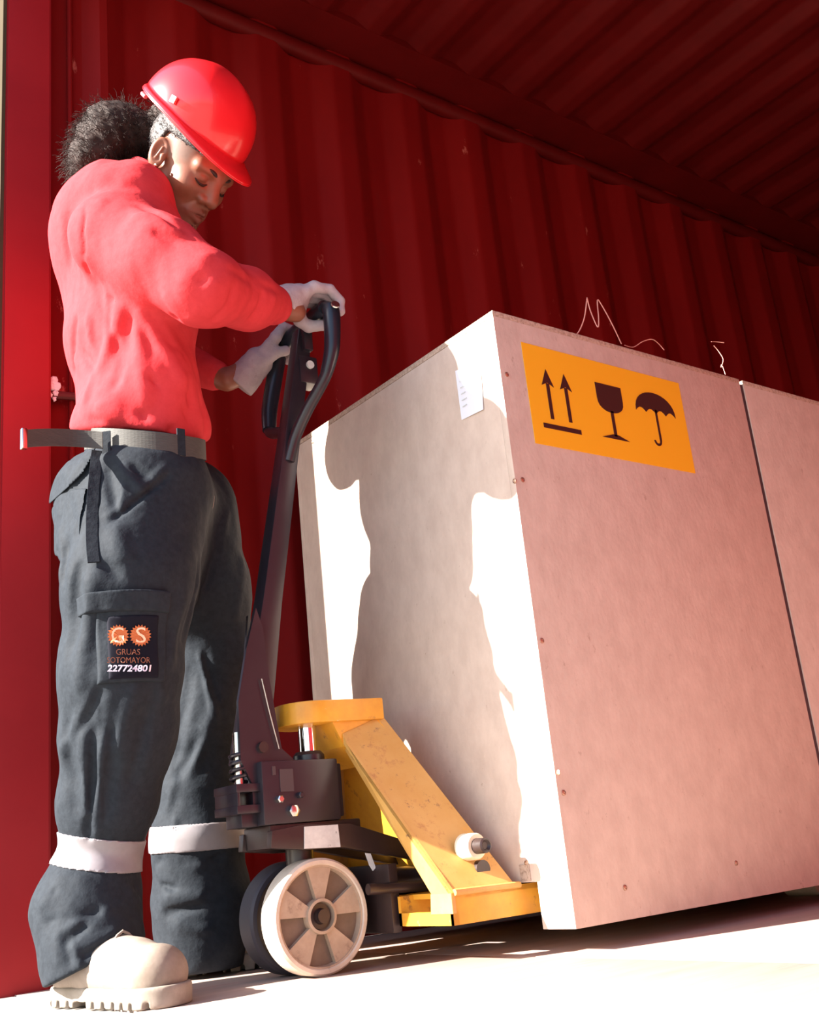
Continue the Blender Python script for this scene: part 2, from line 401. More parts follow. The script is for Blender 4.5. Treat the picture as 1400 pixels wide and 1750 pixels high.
foot = [(gx - 0.042, gs[1] - 0.006), (gx + 0.042, gs[1] - 0.006), (gx + 0.008, gs[1] + 0.004), (gx - 0.008, gs[1] + 0.004)]
sym('glass', [bowl, cross_rect(gx - 0.0045, gs[1], gx + 0.0045, gm[1] + 0.004), foot])
c0 = lab_px(1088, 701); c1 = lab_px(1155, 714); ct = lab_px(1117, 672); cb = lab_px(1128, 762)
ux = (c0[0] + c1[0]) / 2; uw = (c1[0] - c0[0]) / 2; uz = (c0[1] + c1[1]) / 2
can = []
for i in range(17):
    t = math.pi * (1 - i / 16)
    can.append((ux + uw * math.cos(t), uz + (ct[1] - uz) * math.sin(t) ** 0.85))
for s in range(4):
    xa = ux + uw - s * uw / 2
    for i in range(1, 6):
        t = i / 5
        can.append((xa - t * uw / 2, uz + 0.010 * math.sin(math.pi * t)))
can.pop()
sym('umbrella', [can, cross_rect(ux - 0.0032, cb[1] + 0.012, ux + 0.0032, uz + 0.01)] +
    [[(ux - 0.010 + 0.0125 * math.cos(t), cb[1] + 0.012 + 0.0125 * math.sin(t)), (ux - 0.010 + 0.0125 * math.cos(t2), cb[1] + 0.012 + 0.0125 * math.sin(t2)),
      (ux - 0.010 + 0.007 * math.cos(t2), cb[1] + 0.012 + 0.007 * math.sin(t2)), (ux - 0.010 + 0.007 * math.cos(t), cb[1] + 0.012 + 0.007 * math.sin(t))]
     for t, t2 in [(-math.pi + i * math.pi / 8, -math.pi + (i + 1) * math.pi / 8) for i in range(8)]])
# paper slip on the end panel
pc = [at(px, py, CX, 0) for px, py in ((779, 634), (822, 622), (828, 700), (790, 718))]
pts = [(CX - 0.0015 - 0.002 * (i == 2), q[1], q[2]) for i, q in enumerate(pc)]
ps = prism('paper_slip', pts, (0.001, 0, 0), M['paper'], crate)
cq = sum(np.array(q) for q in pc) / 4
for k in range(5):
    box('print_line', (CX - 0.0045, cq[1] + 0.012 - 0.002 * (k % 2), cq[2] + 0.03 - k * 0.014), (CX - 0.0038, cq[1] + 0.026, cq[2] + 0.0315 - k * 0.014), M['label_grey'], ps)

sp = at(386, 1657, 0.0, 2)
bm = bmesh.new()
add_prism(bm, [(sp[0] - 0.018, sp[1] - 0.004, 0.0), (sp[0] + 0.016, sp[1] - 0.006, 0.0), (sp[0] + 0.021, sp[1] + 0.003, 0.0), (sp[0] - 0.015, sp[1] + 0.006, 0.0)], (0.001, 0, 0.008))
sun_fleck = bm_obj('sun_fleck_chip', bm, M['paper'], None)  # pale chip added in place of a fleck of sun through the jack
tag(sun_fleck, 'tiny pale chip standing in for a fleck of sunlight on the floor left of the wheels', 'sun_fleck')
# loose twine on top of the crate
def twine(label, pxs, Y0, r=0.0013):
    pts = [at(px, py, Y0) for px, py in pxs]
    pts = [(q[0], q[1] + 0.004 * math.sin(i * 1.7), q[2]) for i, q in enumerate(pts)]
    o = tube('twine', pts, r, M['wire'], None, seg=6, sub=4)
    return tag(o, label, 'twine', 'twine ends on the crate top')
twine('pink twine bent into two tall peaks on the crate edge', [(978, 573), (990, 568), (998, 545), (1001, 515), (1005, 510), (1011, 530), (1020, 560), (1022, 545), (1023, 512), (1030, 522), (1044, 555), (1062, 588)], 1.425)
twine('low arched strand of twine right of the tall peaks', [(1068, 590), (1085, 592), (1098, 584), (1112, 581), (1125, 585), (1137, 597)], 1.425, 0.0011)
twine('thin crooked twine strand standing left of the dark seam', [(1240, 640), (1236, 622), (1232, 628), (1234, 615), (1228, 598), (1222, 590)], 1.425, 0.0009)
twine('faint short horizontal twine strand near the dark seam', [(1216, 584), (1226, 583), (1237, 586)], 1.425, 0.0008)

# ------------------------------------------------------------------ pallet jack
JY = 1.80
jack = empty('pallet_jack', (1.07, JY, 0.0), 'yellow and black hand pallet jack under the crate', 'pallet jack')
def fork(s):
    yo = JY + s * 0.27; yi = JY + s * 0.112
    lo, hi = min(yo, yi), max(yo, yi)
    bm = bmesh.new()
    add_box(bm, (1.235, lo, 0.108), (2.42, hi, 0.117))
    e = 0.008
    add_box(bm, (1.205, yo - (e if s > 0 else 0), 0.066), (2.42, yo + (0 if s > 0 else e), 0.1165))
    add_box(bm, (1.205, yi - (0 if s > 0 else e), 0.066), (2.42, yi + (e if s > 0 else 0), 0.1165))
    add_box(bm, (1.205, lo, 0.066), (1.217, hi, 0.088))
    f = bm_obj('fork', bm, M['yellow'], jack, smooth=True)
    tip = bmesh.new(); add_prism(tip, [(2.42, lo, 0.066), (2.42, hi, 0.066), (2.50, hi - 0.04, 0.07), (2.50, lo + 0.04, 0.07)], (0, 0, 0.046))
    bm_obj('fork_tip', tip, M['yellow'], f)
    lathe('load_roller', [(-0.045, 0), (-0.045, 0.037), (0.045, 0.037), (0.045, 0)], (2.33, (lo + hi) / 2, 0.037), (0, 1, 0), M['tread'], jack, 24)
for s in (-1, 1): fork(s)
# diagonal legs of the frame: channel with a wide outer face and a narrow front flange
def leg(s):
    def q(x, dy, z): return (x, JY + s * dy, z)
    top_l, top_r = q(1.148, 0.062, 0.418), q(1.243, 0.062, 0.452)
    bot_l, bot_r = q(1.206, 0.271, 0.118), q(1.352, 0.271, 0.116)
    knee_l = q(1.149, 0.070, 0.398)
    bm = bmesh.new()
    add_prism(bm, [top_l, top_r, bot_r, bot_l, knee_l], (0, -s * 0.010, 0))       # outer plate
    o = bm_obj('leg_plate', bm, M['yellow_worn'], jack, smooth=True)
    bm = bmesh.new()
    add_prism(bm, [knee_l, bot_l, (bot_l[0], bot_l[1] - s * 0.058, 0.118), (knee_l[0] + 0.01, knee_l[1] - s * 0.030, knee_l[2])], (0.006, 0, 0.002))
    add_prism(bm, [(1.204, bot_l[1], 0.118), (1.204, bot_l[1] - s * 0.058, 0.118), (1.204, bot_l[1] - s * 0.062, 0.085), (1.204, bot_l[1], 0.085)], (0.008, 0, 0))
    bm_obj('leg_flange', bm, M['yellow_worn'], jack)
    wl = bmesh.new(); add_tube(wl, [q(1.210, 0.273, 0.119), q(1.360, 0.273, 0.117)], 0.006, 8)
    bm_obj('weld', wl, M['yellow_worn'], jack, smooth=True)
    # pin boss
    c = q(1.282, 0.236, 0.190); ax = (0, s, 0)
    b = lathe('boss', [(-0.01, 0), (-0.01, 0.024), (0.022, 0.023), (0.025, 0.021), (0.025, 0.0)], c, ax, M['cream'], jack, 32)
    lathe('pin_end', [(0.020, 0.014), (0.048, 0.013), (0.050, 0.010), (0.046, 0.006), (0.046, 0)], c, ax, M['dark_brown'], b, 24)
for s in (-1, 1): leg(s)
# head bracket pressed round the ram
bm = bmesh.new()
nose = [(1.058 + 0.05 - 0.062 * math.cos(t), JY + 0.070 * math.sin(t)) for t in np.linspace(-math.pi / 2, math.pi / 2, 15)]
pts = [(x, y, 0.440) for x, y in nose] + [(1.243, JY + 0.070, 0.444), (1.243, JY - 0.070, 0.444)]
add_prism(bm, pts, (0, 0, 0.042))
hb = bm_obj('head_bracket', bm, M['yellow'], jack, smooth=True, bevel=0.004)
bm = bmesh.new(); add_prism(bm, [(1.125, JY - 0.060, 0.446), (1.235, JY - 0.060, 0.446), (1.21, JY - 0.060, 0.36), (1.15, JY - 0.060, 0.395)], (0, 0.120, 0))
bm_obj('gusset', bm, M['yellow'], hb)
# back sheet between the legs
prism('back_sheet', [(1.225, JY - 0.064, 0.440), (1.225, JY + 0.064, 0.440), (1.345, JY + 0.262, 0.118), (1.345, JY - 0.262, 0.118)], (0.006, 0, 0.004), M['yellow'], jack)
tube('torsion_shaft', [(1.30, JY - 0.25, 0.150), (1.30, JY + 0.25, 0.150)], 0.016, M['dark_brown'], jack)
# chrome ram and pump
lathe('ram', [(0.30, 0), (0.30, 0.0175), (0.445, 0.0175), (0.445, 0)], (1.100, JY - 0.01, 0), (0, 0, 1), M['chrome'], jack, 32)
lathe('ram_seal', [(0.365, 0), (0.365, 0.030), (0.385, 0.030), (0.392, 0.024), (0.392, 0)], (1.100, JY - 0.01, 0), (0, 0, 1), M['black'], jack, 32)
pump = bmesh.new()
add_box(pump, (0.972, JY - 0.055, 0.262), (1.135, JY + 0.055, 0.374))
add_box(pump, (1.135, JY - 0.040, 0.268), (1.152, JY + 0.040, 0.366))
pump = bm_obj('pump_body', pump, M['black'], jack, smooth=True, bevel=0.004)
box('recess', (1.008, JY - 0.0565, 0.318), (1.036, JY - 0.054, 0.358), M['seam'], pump)
box('recess', (0.993, JY - 0.0565, 0.348), (1.000, JY - 0.054, 0.364), M['seam'], pump)
blk = bmesh.new()
add_box(blk, (0.925, JY - 0.045, 0.285), (0.974, JY + 0.045, 0.300)); add_box(blk, (0.925, JY - 0.045, 0.322), (0.974, JY + 0.045, 0.337))
add_box(blk, (0.9265, JY - 0.0445, 0.2865), (0.932, JY + 0.0445, 0.3355)); add_box(blk, (0.940, JY - 0.030, 0.262), (0.985, JY + 0.030, 0.290))
add_box(blk, (0.962, JY - 0.035, 0.287), (0.9735, JY + 0.035, 0.335))
bm_obj('lever_block', blk, M['black'], jack, smooth=True, bevel=0.002)
spr = []
for i in range(0, 61):
    t = i / 60; a = t * 2 * math.pi * 4.2
    spr.append((0.945 + 0.015 * math.cos(a), JY - 0.02 + 0.015 * math.sin(a), 0.342 + 0.055 * t))
tube('pump_spring', spr, 0.0035, M['black'], jack, seg=8)
lathe('pump_piston', [(0.33, 0), (0.33, 0.009), (0.43, 0.009), (0.43, 0)], (0.945, JY - 0.02, 0), (0, 0, 1), M['bright'], jack, 20)
for (x, z, r) in ((1.003, 0.305, 0.007), (1.030, 0.283, 0.011), (1.046, 0.310, 0.006)):
    lathe('bolt', [(0, 0), (0, r), (0.010, r), (0.012, r * 0.7), (0.012, 0)], (x, JY - 0.055, z), (0, -1, 0), M['bright'] if z < 0.306 else M['black'], pump, 6)
# tiller: pivot bracket, tapered bar, gussets
P_b = np.array([0.984, JY, 0.425]); P_t = np.array([1.166, JY, 1.300])
ax_t = (P_t - P_b) / np.linalg.norm(P_t - P_b); sx = np.array([ax_t[2], 0, -ax_t[0]])
def bar_ring(t, wx, wy):
    c = P_b + (P_t - P_b) * t
    return [c + sx * a * wx + np.array([0, b * wy, 0]) for a, b in ((-1, -1), (1, -1), (1, 1), (-1, 1))]
bm = bmesh.new(); prev = None
for (t, wx, wy) in ((-0.06, 0.028, 0.022), (0.10, 0.027, 0.022), (0.30, 0.021, 0.020), (0.62, 0.019, 0.018), (1.0, 0.017, 0.016)):
    ring = [bm.verts.new(Vector(v)) for v in bar_ring(t, wx, wy)]
    if prev:
        for k in range(4): bm.faces.new((prev[k], prev[(k + 1) % 4], ring[(k + 1) % 4], ring[k]))
    else: bm.faces.new(ring[::-1])
    prev = ring
bm.faces.new(prev)
tiller = bm_obj('tiller_bar', bm, M['black'], jack, smooth=True, bevel=0.003)
for s in (-1, 1):
    y = JY + s * 0.030
    outl = ((408, 1300), (404, 1200), (418, 1110), (434, 1040), (446, 1075), (455, 1150), (468, 1225), (478, 1280), (500, 1300), (500, 1345), (430, 1345))
    if s > 0: outl = [(max(px, 434 + (1300 - py) * 0.06), py) for px, py in outl[:-3]]
    pts = [at(px, py, JY - 0.030) for px, py in outl]
    prism('tiller_bracket', [(q_[0], y, q_[2]) for q_ in pts], (0, s * 0.008, 0), M['black'], jack)
tube('pivot_pin', [(0.985, JY - 0.045, 0.400), (0.985, JY + 0.045, 0.400)], 0.010, M['dark_brown'], jack)
tube('release_rod', [at(447, 1160, 1.757), at(460, 1215, 1.757), at(477, 1280, 1.757)], 0.0013, M['bright'], jack, seg=8)
# loop handle
near = [(1.100, JY - 0.012, 0.985), (1.110, JY - 0.030, 1.035), (1.124, JY - 0.062, 1.085), (1.148, JY - 0.105, 1.150), (1.158, JY - 0.120, 1.205), (1.163, JY - 0.122, 1.275), (1.166, JY - 0.116, 1.303), (1.168, JY - 0.092, 1.318)]
cross = [(1.172, JY - 0.05, 1.322), (1.174, JY, 1.323), (1.176, JY + 0.05, 1.322)]
far = [(1.178, JY + 0.098, 1.316), (1.174, JY + 0.120, 1.295), (1.160, JY + 0.124, 1.235), (1.142, JY + 0.122, 1.160), (1.132, JY + 0.112, 1.105), (1.120, JY + 0.06, 1.078), (1.112, JY + 0.010, 1.060)]
loop = tube('handle_loop', near + cross + far, 0.0125, M['black'], jack, seg=14, sub=5)
tube('grip', near[3:7], [0.0125, 0.0165, 0.0185, 0.0185], M['rubber'], loop, seg=18, sub=6)
tube('grip', far[1:5], [0.0175, 0.0185, 0.0180, 0.0150], M['rubber'], loop, seg=18, sub=6)
tube('grip', [near[7]] + cross + [far[0]], 0.0165, M['rubber'], loop, seg=18, sub=3)
lathe('grip_cap', [(0, 0.010), (0.003, 0.009), (0.004, 0.0)], (1.163, JY - 0.139, 1.300), (-0.25, -0.9, 0.3), M['bright'], loop, 16)
box('control_lever', (1.150, JY - 0.030, 1.245), (1.172, JY - 0.012, 1.300), M['black'], jack, 0.003)
box('control_housing', (1.140, JY - 0.020, 1.17), (1.186, JY + 0.020, 1.235), M['black'], jack, 0.004)
lathe('control_knob', [(0, 0), (0, 0.009), (0.006, 0.009), (0.006, 0)], (1.165, JY - 0.019, 1.213), (0, -1, 0), M['label_grey'], jack, 16)
# yoke under the pump
for s in (-1, 1):
    y = JY + s * 0.062
    pts = [(0.978, y, 0.222), (0.982, y, 0.252), (1.045, y, 0.258), (1.150, y, 0.253), (1.345, y, 0.190), (1.345, y, 0.165), (1.200, y, 0.196), (1.130, y, 0.212), (1.05, y, 0.214)]
    yk = prism('yoke_arm', pts, (0, -s * 0.018, 0), M['dark_brown'], jack, 0.002)
    if s < 0: 
        prism('rating_plate', [(1.045, y - 0.0015, 0.216), (1.048, y - 0.0015, 0.254), (1.120, y - 0.0015, 0.253), (1.122, y - 0.0015, 0.213)], (0, 0.0012, 0), M['label_grey'], yk)
box('yoke_base', (0.985, JY - 0.05, 0.222), (1.18, JY + 0.05, 0.262), M['dark_brown'], jack, 0.004)
prism('tag', [(1.175, JY - 0.064, 0.198), (1.187, JY - 0.064, 0.196), (1.196, JY - 0.064, 0.170), (1.189, JY - 0.064, 0.165), (1.182, JY - 0.064, 0.176)], (0, 0.0015, 0), M['label_grey'], jack)
for s in (-1, 1):
    tube('push_rod', [(1.15, JY + s * 0.10, 0.135), (2.25, JY + s * 0.19, 0.085)], 0.010, M['dark_brown'], jack)
box('cross_link_shade', (1.195, JY - 0.105, 0.055), (1.215, JY + 0.105, 0.175), M['dark_brown'], jack, 0.003)  # link enlarged into a dark sheet that stands in for shade behind the wheels
lathe('steering_column', [(0.13, 0), (0.13, 0.026), (0.23, 0.026), (0.23, 0)], (1.072, JY, 0), (0, 0, 1), M['dark_brown'], jack, 24)
# steer wheels
WX, WR = 1.072, 0.099
tube('axle', [(WX, JY - 0.07, WR), (WX, JY + 0.07, WR)], 0.012, M['dark_brown'], jack)
def wheel(yout, s, tread):
    wr = lathe('wheel', [(0.002, 0.087), (0.0, 0.089), (0.0, 0.095), (0.005, WR), (0.045, WR), (0.050, 0.095), (0.050, 0.087), (0.002, 0.087)],
               (WX, yout, WR), (0, s, 0), tread, jack, 72)
    hubm = bmesh.new()
    add_lathe(hubm, [(0.016, 0.0), (0.016, 0.088), (0.034, 0.088), (0.034, 0.0)], (WX, yout, WR), (0, s, 0), 60)
    bm_obj('web', hubm, M['hub_dark'], wr, smooth=True)
    bm = bmesh.new()
    add_lathe(bm, [(0.016, 0.082), (0.004, 0.084), (0.003, 0.0885), (0.016, 0.0885)], (WX, yout, WR), (0, s, 0), 60)
    add_lathe(bm, [(0.016, 0.031), (0.001, 0.030), (0.0, 0.025), (0.012, 0.024), (0.012, 0.0)], (WX, yout, WR), (0, s, 0), 40)
    bm_obj('rim', bm, M['hub'], wr, smooth=True)
    for k in range(5):
        a0 = math.radians(88 + k * 72); da = math.radians(17)
        pts = []
        for rr, sp in ((0.029, 1.0), (0.055, 1.0), (0.084, 1.0)):
            pts.append((rr, a0 - da * sp))
        for t in np.linspace(-1, 1, 6)[1:-1]: pts.append((0.084, a0 + da * t))
        for rr in (0.084, 0.055, 0.029): pts.append((rr, a0 + da))
        bm = bmesh.new()
        add_prism(bm, [(WX + r * math.cos(a), yout + s * 0.006, WR + r * math.sin(a)) for r, a in pts], (0, s * 0.012, 0))
        bm_obj('spoke', bm, M['hub'], wr)
    lathe('bearing', [(0.012, 0.023), (0.008, 0.022), (0.008, 0.014), (0.004, 0.012), (0.002, 0.006), (0.002, 0)], (WX, yout, WR), (0, s, 0), M['dark_brown'], wr, 32)
wheel(JY - 0.066, 1, M['tread'])
wheel(JY + 0.066, -1, M['tyre'])

# ------------------------------------------------------------------ signed-distance modelling of soft shapes
def V3(*a): return np.array(a, np.float32)
def seg(P, a, b, ra, rb, side=None, ratio=1.0):
    "tapered capsule a-b; side / ratio widen it along one direction"
    a = np.asarray(a, np.float32); b = np.asarray(b, np.float32); ab = b - a
    t = np.clip(((P - a) @ ab) / max(float(ab @ ab), 1e-9), 0, 1)
    o = P - a - t[:, None] * ab
    if side is not None:
        s = np.asarray(side, np.float32); s = s / np.linalg.norm(s)
        c = o @ s; o = o - (c * (1 - 1 / ratio))[:, None] * s
    return np.sqrt((o * o).sum(1)) - (ra + (rb - ra) * t)
def ell(P, c, r, R=None):
    q = P - np.asarray(c, np.float32)
    if R is not None: q = q @ np.asarray(R, np.float32)
    q = q / np.asarray(r, np.float32)
    k = np.sqrt((q * q).sum(1)); return (k - 1) * min(r)
def sm(a, b, k=0.02):
    h = np.clip(0.5 + 0.5 * (b - a) / k, 0, 1); return b * (1 - h) + a * h - k * h * (1 - h)
def smx(a, b, k=0.02): return -sm(-a, -b, k)
def chain(P, pts, k=0.03, side=None, ratio=1.0):
    d = None
    for (a, ra), (b, rb) in zip(pts, pts[1:]):
        e = seg(P, a, b, ra, rb, side, ratio); d = e if d is None else sm(d, e, k)
    return d
def crease(P, d, a, b, w, amt):
    "raise (amt > 0) or sink (amt < 0) the surface along the segment a-b"
    e = seg(P, a, b, 0, 0); a = np.asarray(a, np.float32); ab = np.asarray(b, np.float32) - a
    t = np.clip(((P - a) @ ab) / max(float(ab @ ab), 1e-9), 0, 1)
    return d - amt * (.25 + .75 * np.sqrt(np.clip(4 * t * (1 - t), 0, 1))) * np.exp(-(e / w) ** 2)
def wob(P, s, seed=0):
    r = np.random.default_rng(seed); v = np.zeros(len(P), np.float32)
    for i in range(5):
        k = r.normal(size=3); k = k / np.linalg.norm(k) * s * (0.7 + 0.5 * i)
        v += np.sin(P @ k.astype(np.float32) + r.uniform(0, 6)) / (1 + 0.6 * i)
    return v / 3
def nets(f, lo, hi, h, coarse=4):
    "two-level surface nets"
    lo = np.array(lo, float); hi = np.array(hi, float)
    n = np.ceil((hi - lo) / (h * coarse)).astype(int) + 1
    ax = [lo[i] + np.arange(n[i]) * h * coarse for i in range(3)]
    G = np.stack(np.meshgrid(*ax, indexing='ij'), -1).reshape(-1, 3).astype(np.float32)
    C = f(G).reshape(n)
    F = np.repeat(np.repeat(np.repeat(C, coarse, 0), coarse, 1), coarse, 2)
    m = np.abs(F) < h * coarse * 3.2
    ijk = np.argwhere(m)
    P = (lo + ijk * h).astype(np.float32)
    out = np.empty(len(P), np.float32)
    for s in range(0, len(P), 400000): out[s:s + 400000] = f(P[s:s + 400000])
    F[m] = out
    I = F < 0
    sh = np.array(F.shape) - 1
    cnt = np.zeros(sh, np.int8)
    for a in (0, 1):
        for b in (0, 1):
            for c in (0, 1): cnt += I[a:a + sh[0], b:b + sh[1], c:c + sh[2]]
    act = (cnt > 0) & (cnt < 8)
    cells = np.argwhere(act); idx = -np.ones(sh, np.int64); idx[act] = np.arange(len(cells))
    acc = np.zeros((len(cells), 3)); num = np.zeros(len(cells))
    for axx in range(3):
        for o1 in (0, 1):
            for o2 in (0, 1):
                o = np.zeros(3, int); rest = [k for k in range(3) if k != axx]
                o[rest[0]] = o1; o[rest[1]] = o2
                p0 = cells + o; p1 = p0.copy(); p1[:, axx] += 1
                d0 = F[p0[:, 0], p0[:, 1], p0[:, 2]]; d1 = F[p1[:, 0], p1[:, 1], p1[:, 2]]
                c = (d0 < 0) != (d1 < 0); t = np.where(c, d0 / np.where(c, d0 - d1, 1), 0)
                pt = p0 + 0.0; pt[:, axx] += t
                acc[c] += pt[c]; num[c] += 1
    verts = lo + acc / num[:, None] * h
    quads = []
    for axx in range(3):
        r1, r2 = [(1, 2), (2, 0), (0, 1)][axx]
        sl0 = [slice(None)] * 3; sl1 = [slice(None)] * 3
        sl0[axx] = slice(0, -1); sl1[axx] = slice(1, None)
        A = I[tuple(sl0)]; B = I[tuple(sl1)]
        for flip, msk in ((False, A & ~B), (True, ~A & B)):
            e = np.argwhere(msk)
            e = e[(e[:, r1] > 0) & (e[:, r2] > 0) & (e[:, r1] < sh[r1]) & (e[:, r2] < sh[r2])]
            d1 = np.zeros(3, int); d1[r1] = 1; d2 = np.zeros(3, int); d2[r2] = 1
            g = lambda q: idx[q[:, 0], q[:, 1], q[:, 2]]
            q = np.stack([g(e - d1 - d2), g(e - d2), g(e), g(e - d1)], 1)
            quads.append(q[:, ::-1] if flip else q)
    return verts, np.concatenate(quads)
def sdf_obj(name, f, lo, hi, h, mat_, parent, coarse=4):
    v, q = nets(f, lo, hi, h, coarse)
    return mesh_obj(name, v, q, mat_, parent, smooth=True)
def PX(px, py, Y): return at(px, py, Y)

TT = np.arange(1.5, 3.2, .004)
def surf(f, px, py):
    d = RW @ np.array([px - 700.0, py - 875.0, FPX]); d = d / np.linalg.norm(d)
    P = (CAM + TT[:, None] * d).astype(np.float32); v = f(P); i = np.argmax(v < 0)
    if v[i] >= 0: i = int(np.argmin(v))
    return CAM + d * (TT[i] - .002)
def hits(f, C): return [(surf(f, *a), surf(f, *b_), w_, am) for a, b_, w_, am in C]
# ------------------------------------------------------------------ person
person = empty('person', (0.84, 1.93, 0.0), 'person in red sweatshirt and hard hat gripping the jack handle, looking down', 'person')
# joints
SPINE = [(PX(240, 800, 1.92), 0.092), (PX(236, 690, 1.91), 0.096), (PX(222, 560, 1.91), 0.106), (PX(212, 450, 1.91), 0.108), (PX(215, 390, 1.90), 0.086)]
SH_N = PX(205, 395, 1.745); EL_N = PX(345, 492, 1.62); WR_N = np.array([1.062, 1.722, 1.300])
SH_F = PX(210, 445, 2.09); EL_F = PX(262, 600, 2.12); WR_F = np.array([1.060, 1.960, 1.234])
NK = PX(243, 345, 1.875)
H0 = np.array([.902, 1.80, 1.631]); HF = np.array([.3696, -.5423, -.7545]); HL = np.array([.8972, .4194, .138]); HU = np.array([.2416, -.728, .6416])
HR = np.stack([HF, HL, HU], 1).astype(np.float32)      # local -> world columns
def hw(x, y, z): return H0 + HF * x + HL * y + HU * z

def f_neck(P):
    return seg(P, hw(-.030, 0, -.035), NK, .056, .062)
def f_head(P):
    q = (P - H0.astype(np.float32)) @ HR
    S = V3
    m = q.copy(); m[:, 1] = np.abs(m[:, 1])              # left-right symmetric features
    d = ell(q, (-.010, 0, .048), (.100, .078, .086))
    d = sm(d, ell(q, (.032, 0, -.015), (.064, .062, .082)), .03)
    d = sm(d, seg(m, (.000, .054, -.050), (.062, .020, -.094), .022, .021), .024)
    d = sm(d, ell(q, (.076, 0, -.098), (.018, .022, .018)), .018)
    d = sm(d, ell(m, (.058, .040, -.016), (.026, .024, .022)), .018)
    d = sm(d, seg(m, (.084, .006, .030), (.074, .046, .030), .013, .011), .014)
    d = smx(d, -ell(m, (.098, .033, .010), (.014, .017, .011)), .012)
    d = sm(d, ell(m, (.073, .033, .010), (.0165, .0165, .0155)), .005)
    d = crease(m, d, (.092, .022, .0195), (.086, .046, .0185), .0022, -.0022)
    d = crease(m, d, (.092, .021, .0015), (.084, .047, .0005), .0020, -.0026)
    d = sm(d, seg(q, (.090, 0, .020), (.108, 0, -.023), .0095, .0140), .012)
    d = sm(d, ell(m, (.0955, .0165, -.028), (.012, .0100, .0090)), .007)
    d = smx(d, -ell(m, (.105, .008, -.0385), (.005, .0042, .005)), .003)
    d = sm(d, ell(q, (.080, 0, -.060), (.020, .030, .026)), .014)
    d = sm(d, sm(seg(m, (.098, .004, -.0535), (.084, .027, -.0615), .0074, .0040), seg(m, (.0975, .0, -.0700), (.085, .024, -.0645), .0092, .0052), .002), .004)
    d = crease(m, d, (.1045, .0, -.0605), (.084, .028, -.0625), .0022, -.0035)
    d = crease(q, d, (.105, 0, -.041), (.105, 0, -.049), .003, -.0015)
    d = crease(m, d, (.090, .022, -.030), (.078, .038, -.058), .005, -.0018)
    # ears: tilted shell with a hollow and a rim
    a = math.radians(12); Re = np.array([[math.cos(a), 0, math.sin(a)], [0, 1, 0], [-math.sin(a), 0, math.cos(a)]], np.float32)
    b = math.radians(24); Rb = np.array([[math.cos(b), -math.sin(b), 0], [math.sin(b), math.cos(b), 0], [0, 0, 1]], np.float32)
    e = (m - S(-.010, .083, .002)) @ Re.T @ Rb.T
    ear = ell(e, (0, 0, 0), (.0195, .0085, .033))
    ear = smx(ear, -ell(e, (.003, .008, .004), (.0125, .0085, .0225)), .004)
    ear = sm(ear, seg(e, (.006, .003, .012), (.000, .003, -.012), .0028, .0028), .004)
    ear = sm(ear, ell(e, (.012, .002, -.004), (.005, .005, .007)), .003)
    d = sm(d, ear, .006)
    d = sm(d, f_neck(P), .028)
    return d
def f_frame(P):
    d = sm(f_neck(P), seg(P, NK, SPINE[3][0], .06, .075, (0, 1, 0), 1.6), .03)
    d = sm(d, chain(P, [(p, r * .72) for p, r in SPINE], .05, (0, 1, 0), 1.5), .04)
    for S_, E_, W_ in ((SH_N, EL_N, WR_N), (SH_F, EL_F, WR_F)):
        d = sm(d, chain(P, [(S_, .048), (E_, .037), (W_, .026)], .02), .03)
    return d
LEG_N = [(PX(246, 850, 1.85), .125), (PX(222, 1000, 1.83), .117), (PX(207, 1150, 1.85), .104), (PX(202, 1250, 1.89), .100), (PX(183, 1370, 1.93), .084), (PX(175, 1455, 1.96), .062), (PX(151, 1550, 1.96), .088), (PX(160, 1625, 1.93), .082), (PX(162, 1690, 1.92), .082)]
LEG_F = [(PX(312, 870, 1.99), .115), (PX(340, 1010, 2.03), .103), (PX(368, 1120, 2.05), .082), (PX(350, 1250, 2.07), .082), (PX(341, 1350, 2.08), .084), (PX(338, 1430, 2.08), .087), (PX(345, 1540, 2.09), .094), (PX(344, 1600, 2.09), .084), (PX(344, 1660, 2.10), .080)]
ANK_N = np.array([LEG_N[-2][0][0] + .01, 1.96, .09]); ANK_F = np.array([LEG_F[-2][0][0], 2.09, .09])
def f_low(P):
    d = seg(P, SPINE[0][0], (LEG_N[0][0] + LEG_F[0][0]) / 2, .08, .09, (0, 1, 0), 1.5)
    for L_, A in ((LEG_N, ANK_N), (LEG_F, ANK_F)):
        d = sm(d, chain(P, [(L_[0][0], .075), (L_[2][0], .050), (L_[4][0], .045), (A, .036)], .03), .04)
    return d
def f_wrist(P):                                            # bare wrists and heels of the hands
    d = seg(P, WR_N, (1.100, 1.718, 1.296), .026, .022)
    return np.minimum(d, seg(P, WR_F, (1.10, 1.945, 1.258), .026, .026))
v1, q1 = nets(f_head, (.70, 1.62, 1.42), (1.10, 2.02, 1.86), .0022)
keep = v1[:, 2] > -9
v2, q2 = nets(lambda P: np.minimum(f_frame(P), f_wrist(P)), (.60, 1.50, .95), (1.16, 2.25, 1.60), .007)
v3, q3 = nets(f_low, (.55, 1.65, .03), (1.25, 2.3, 1.12), .010)
vv = np.concatenate([v1, v2, v3]); qq = np.concatenate([q1, q2 + len(v1), q3 + len(v1) + len(v2)])
body = mesh_obj('body', vv, qq, M['skin'], person, smooth=True)
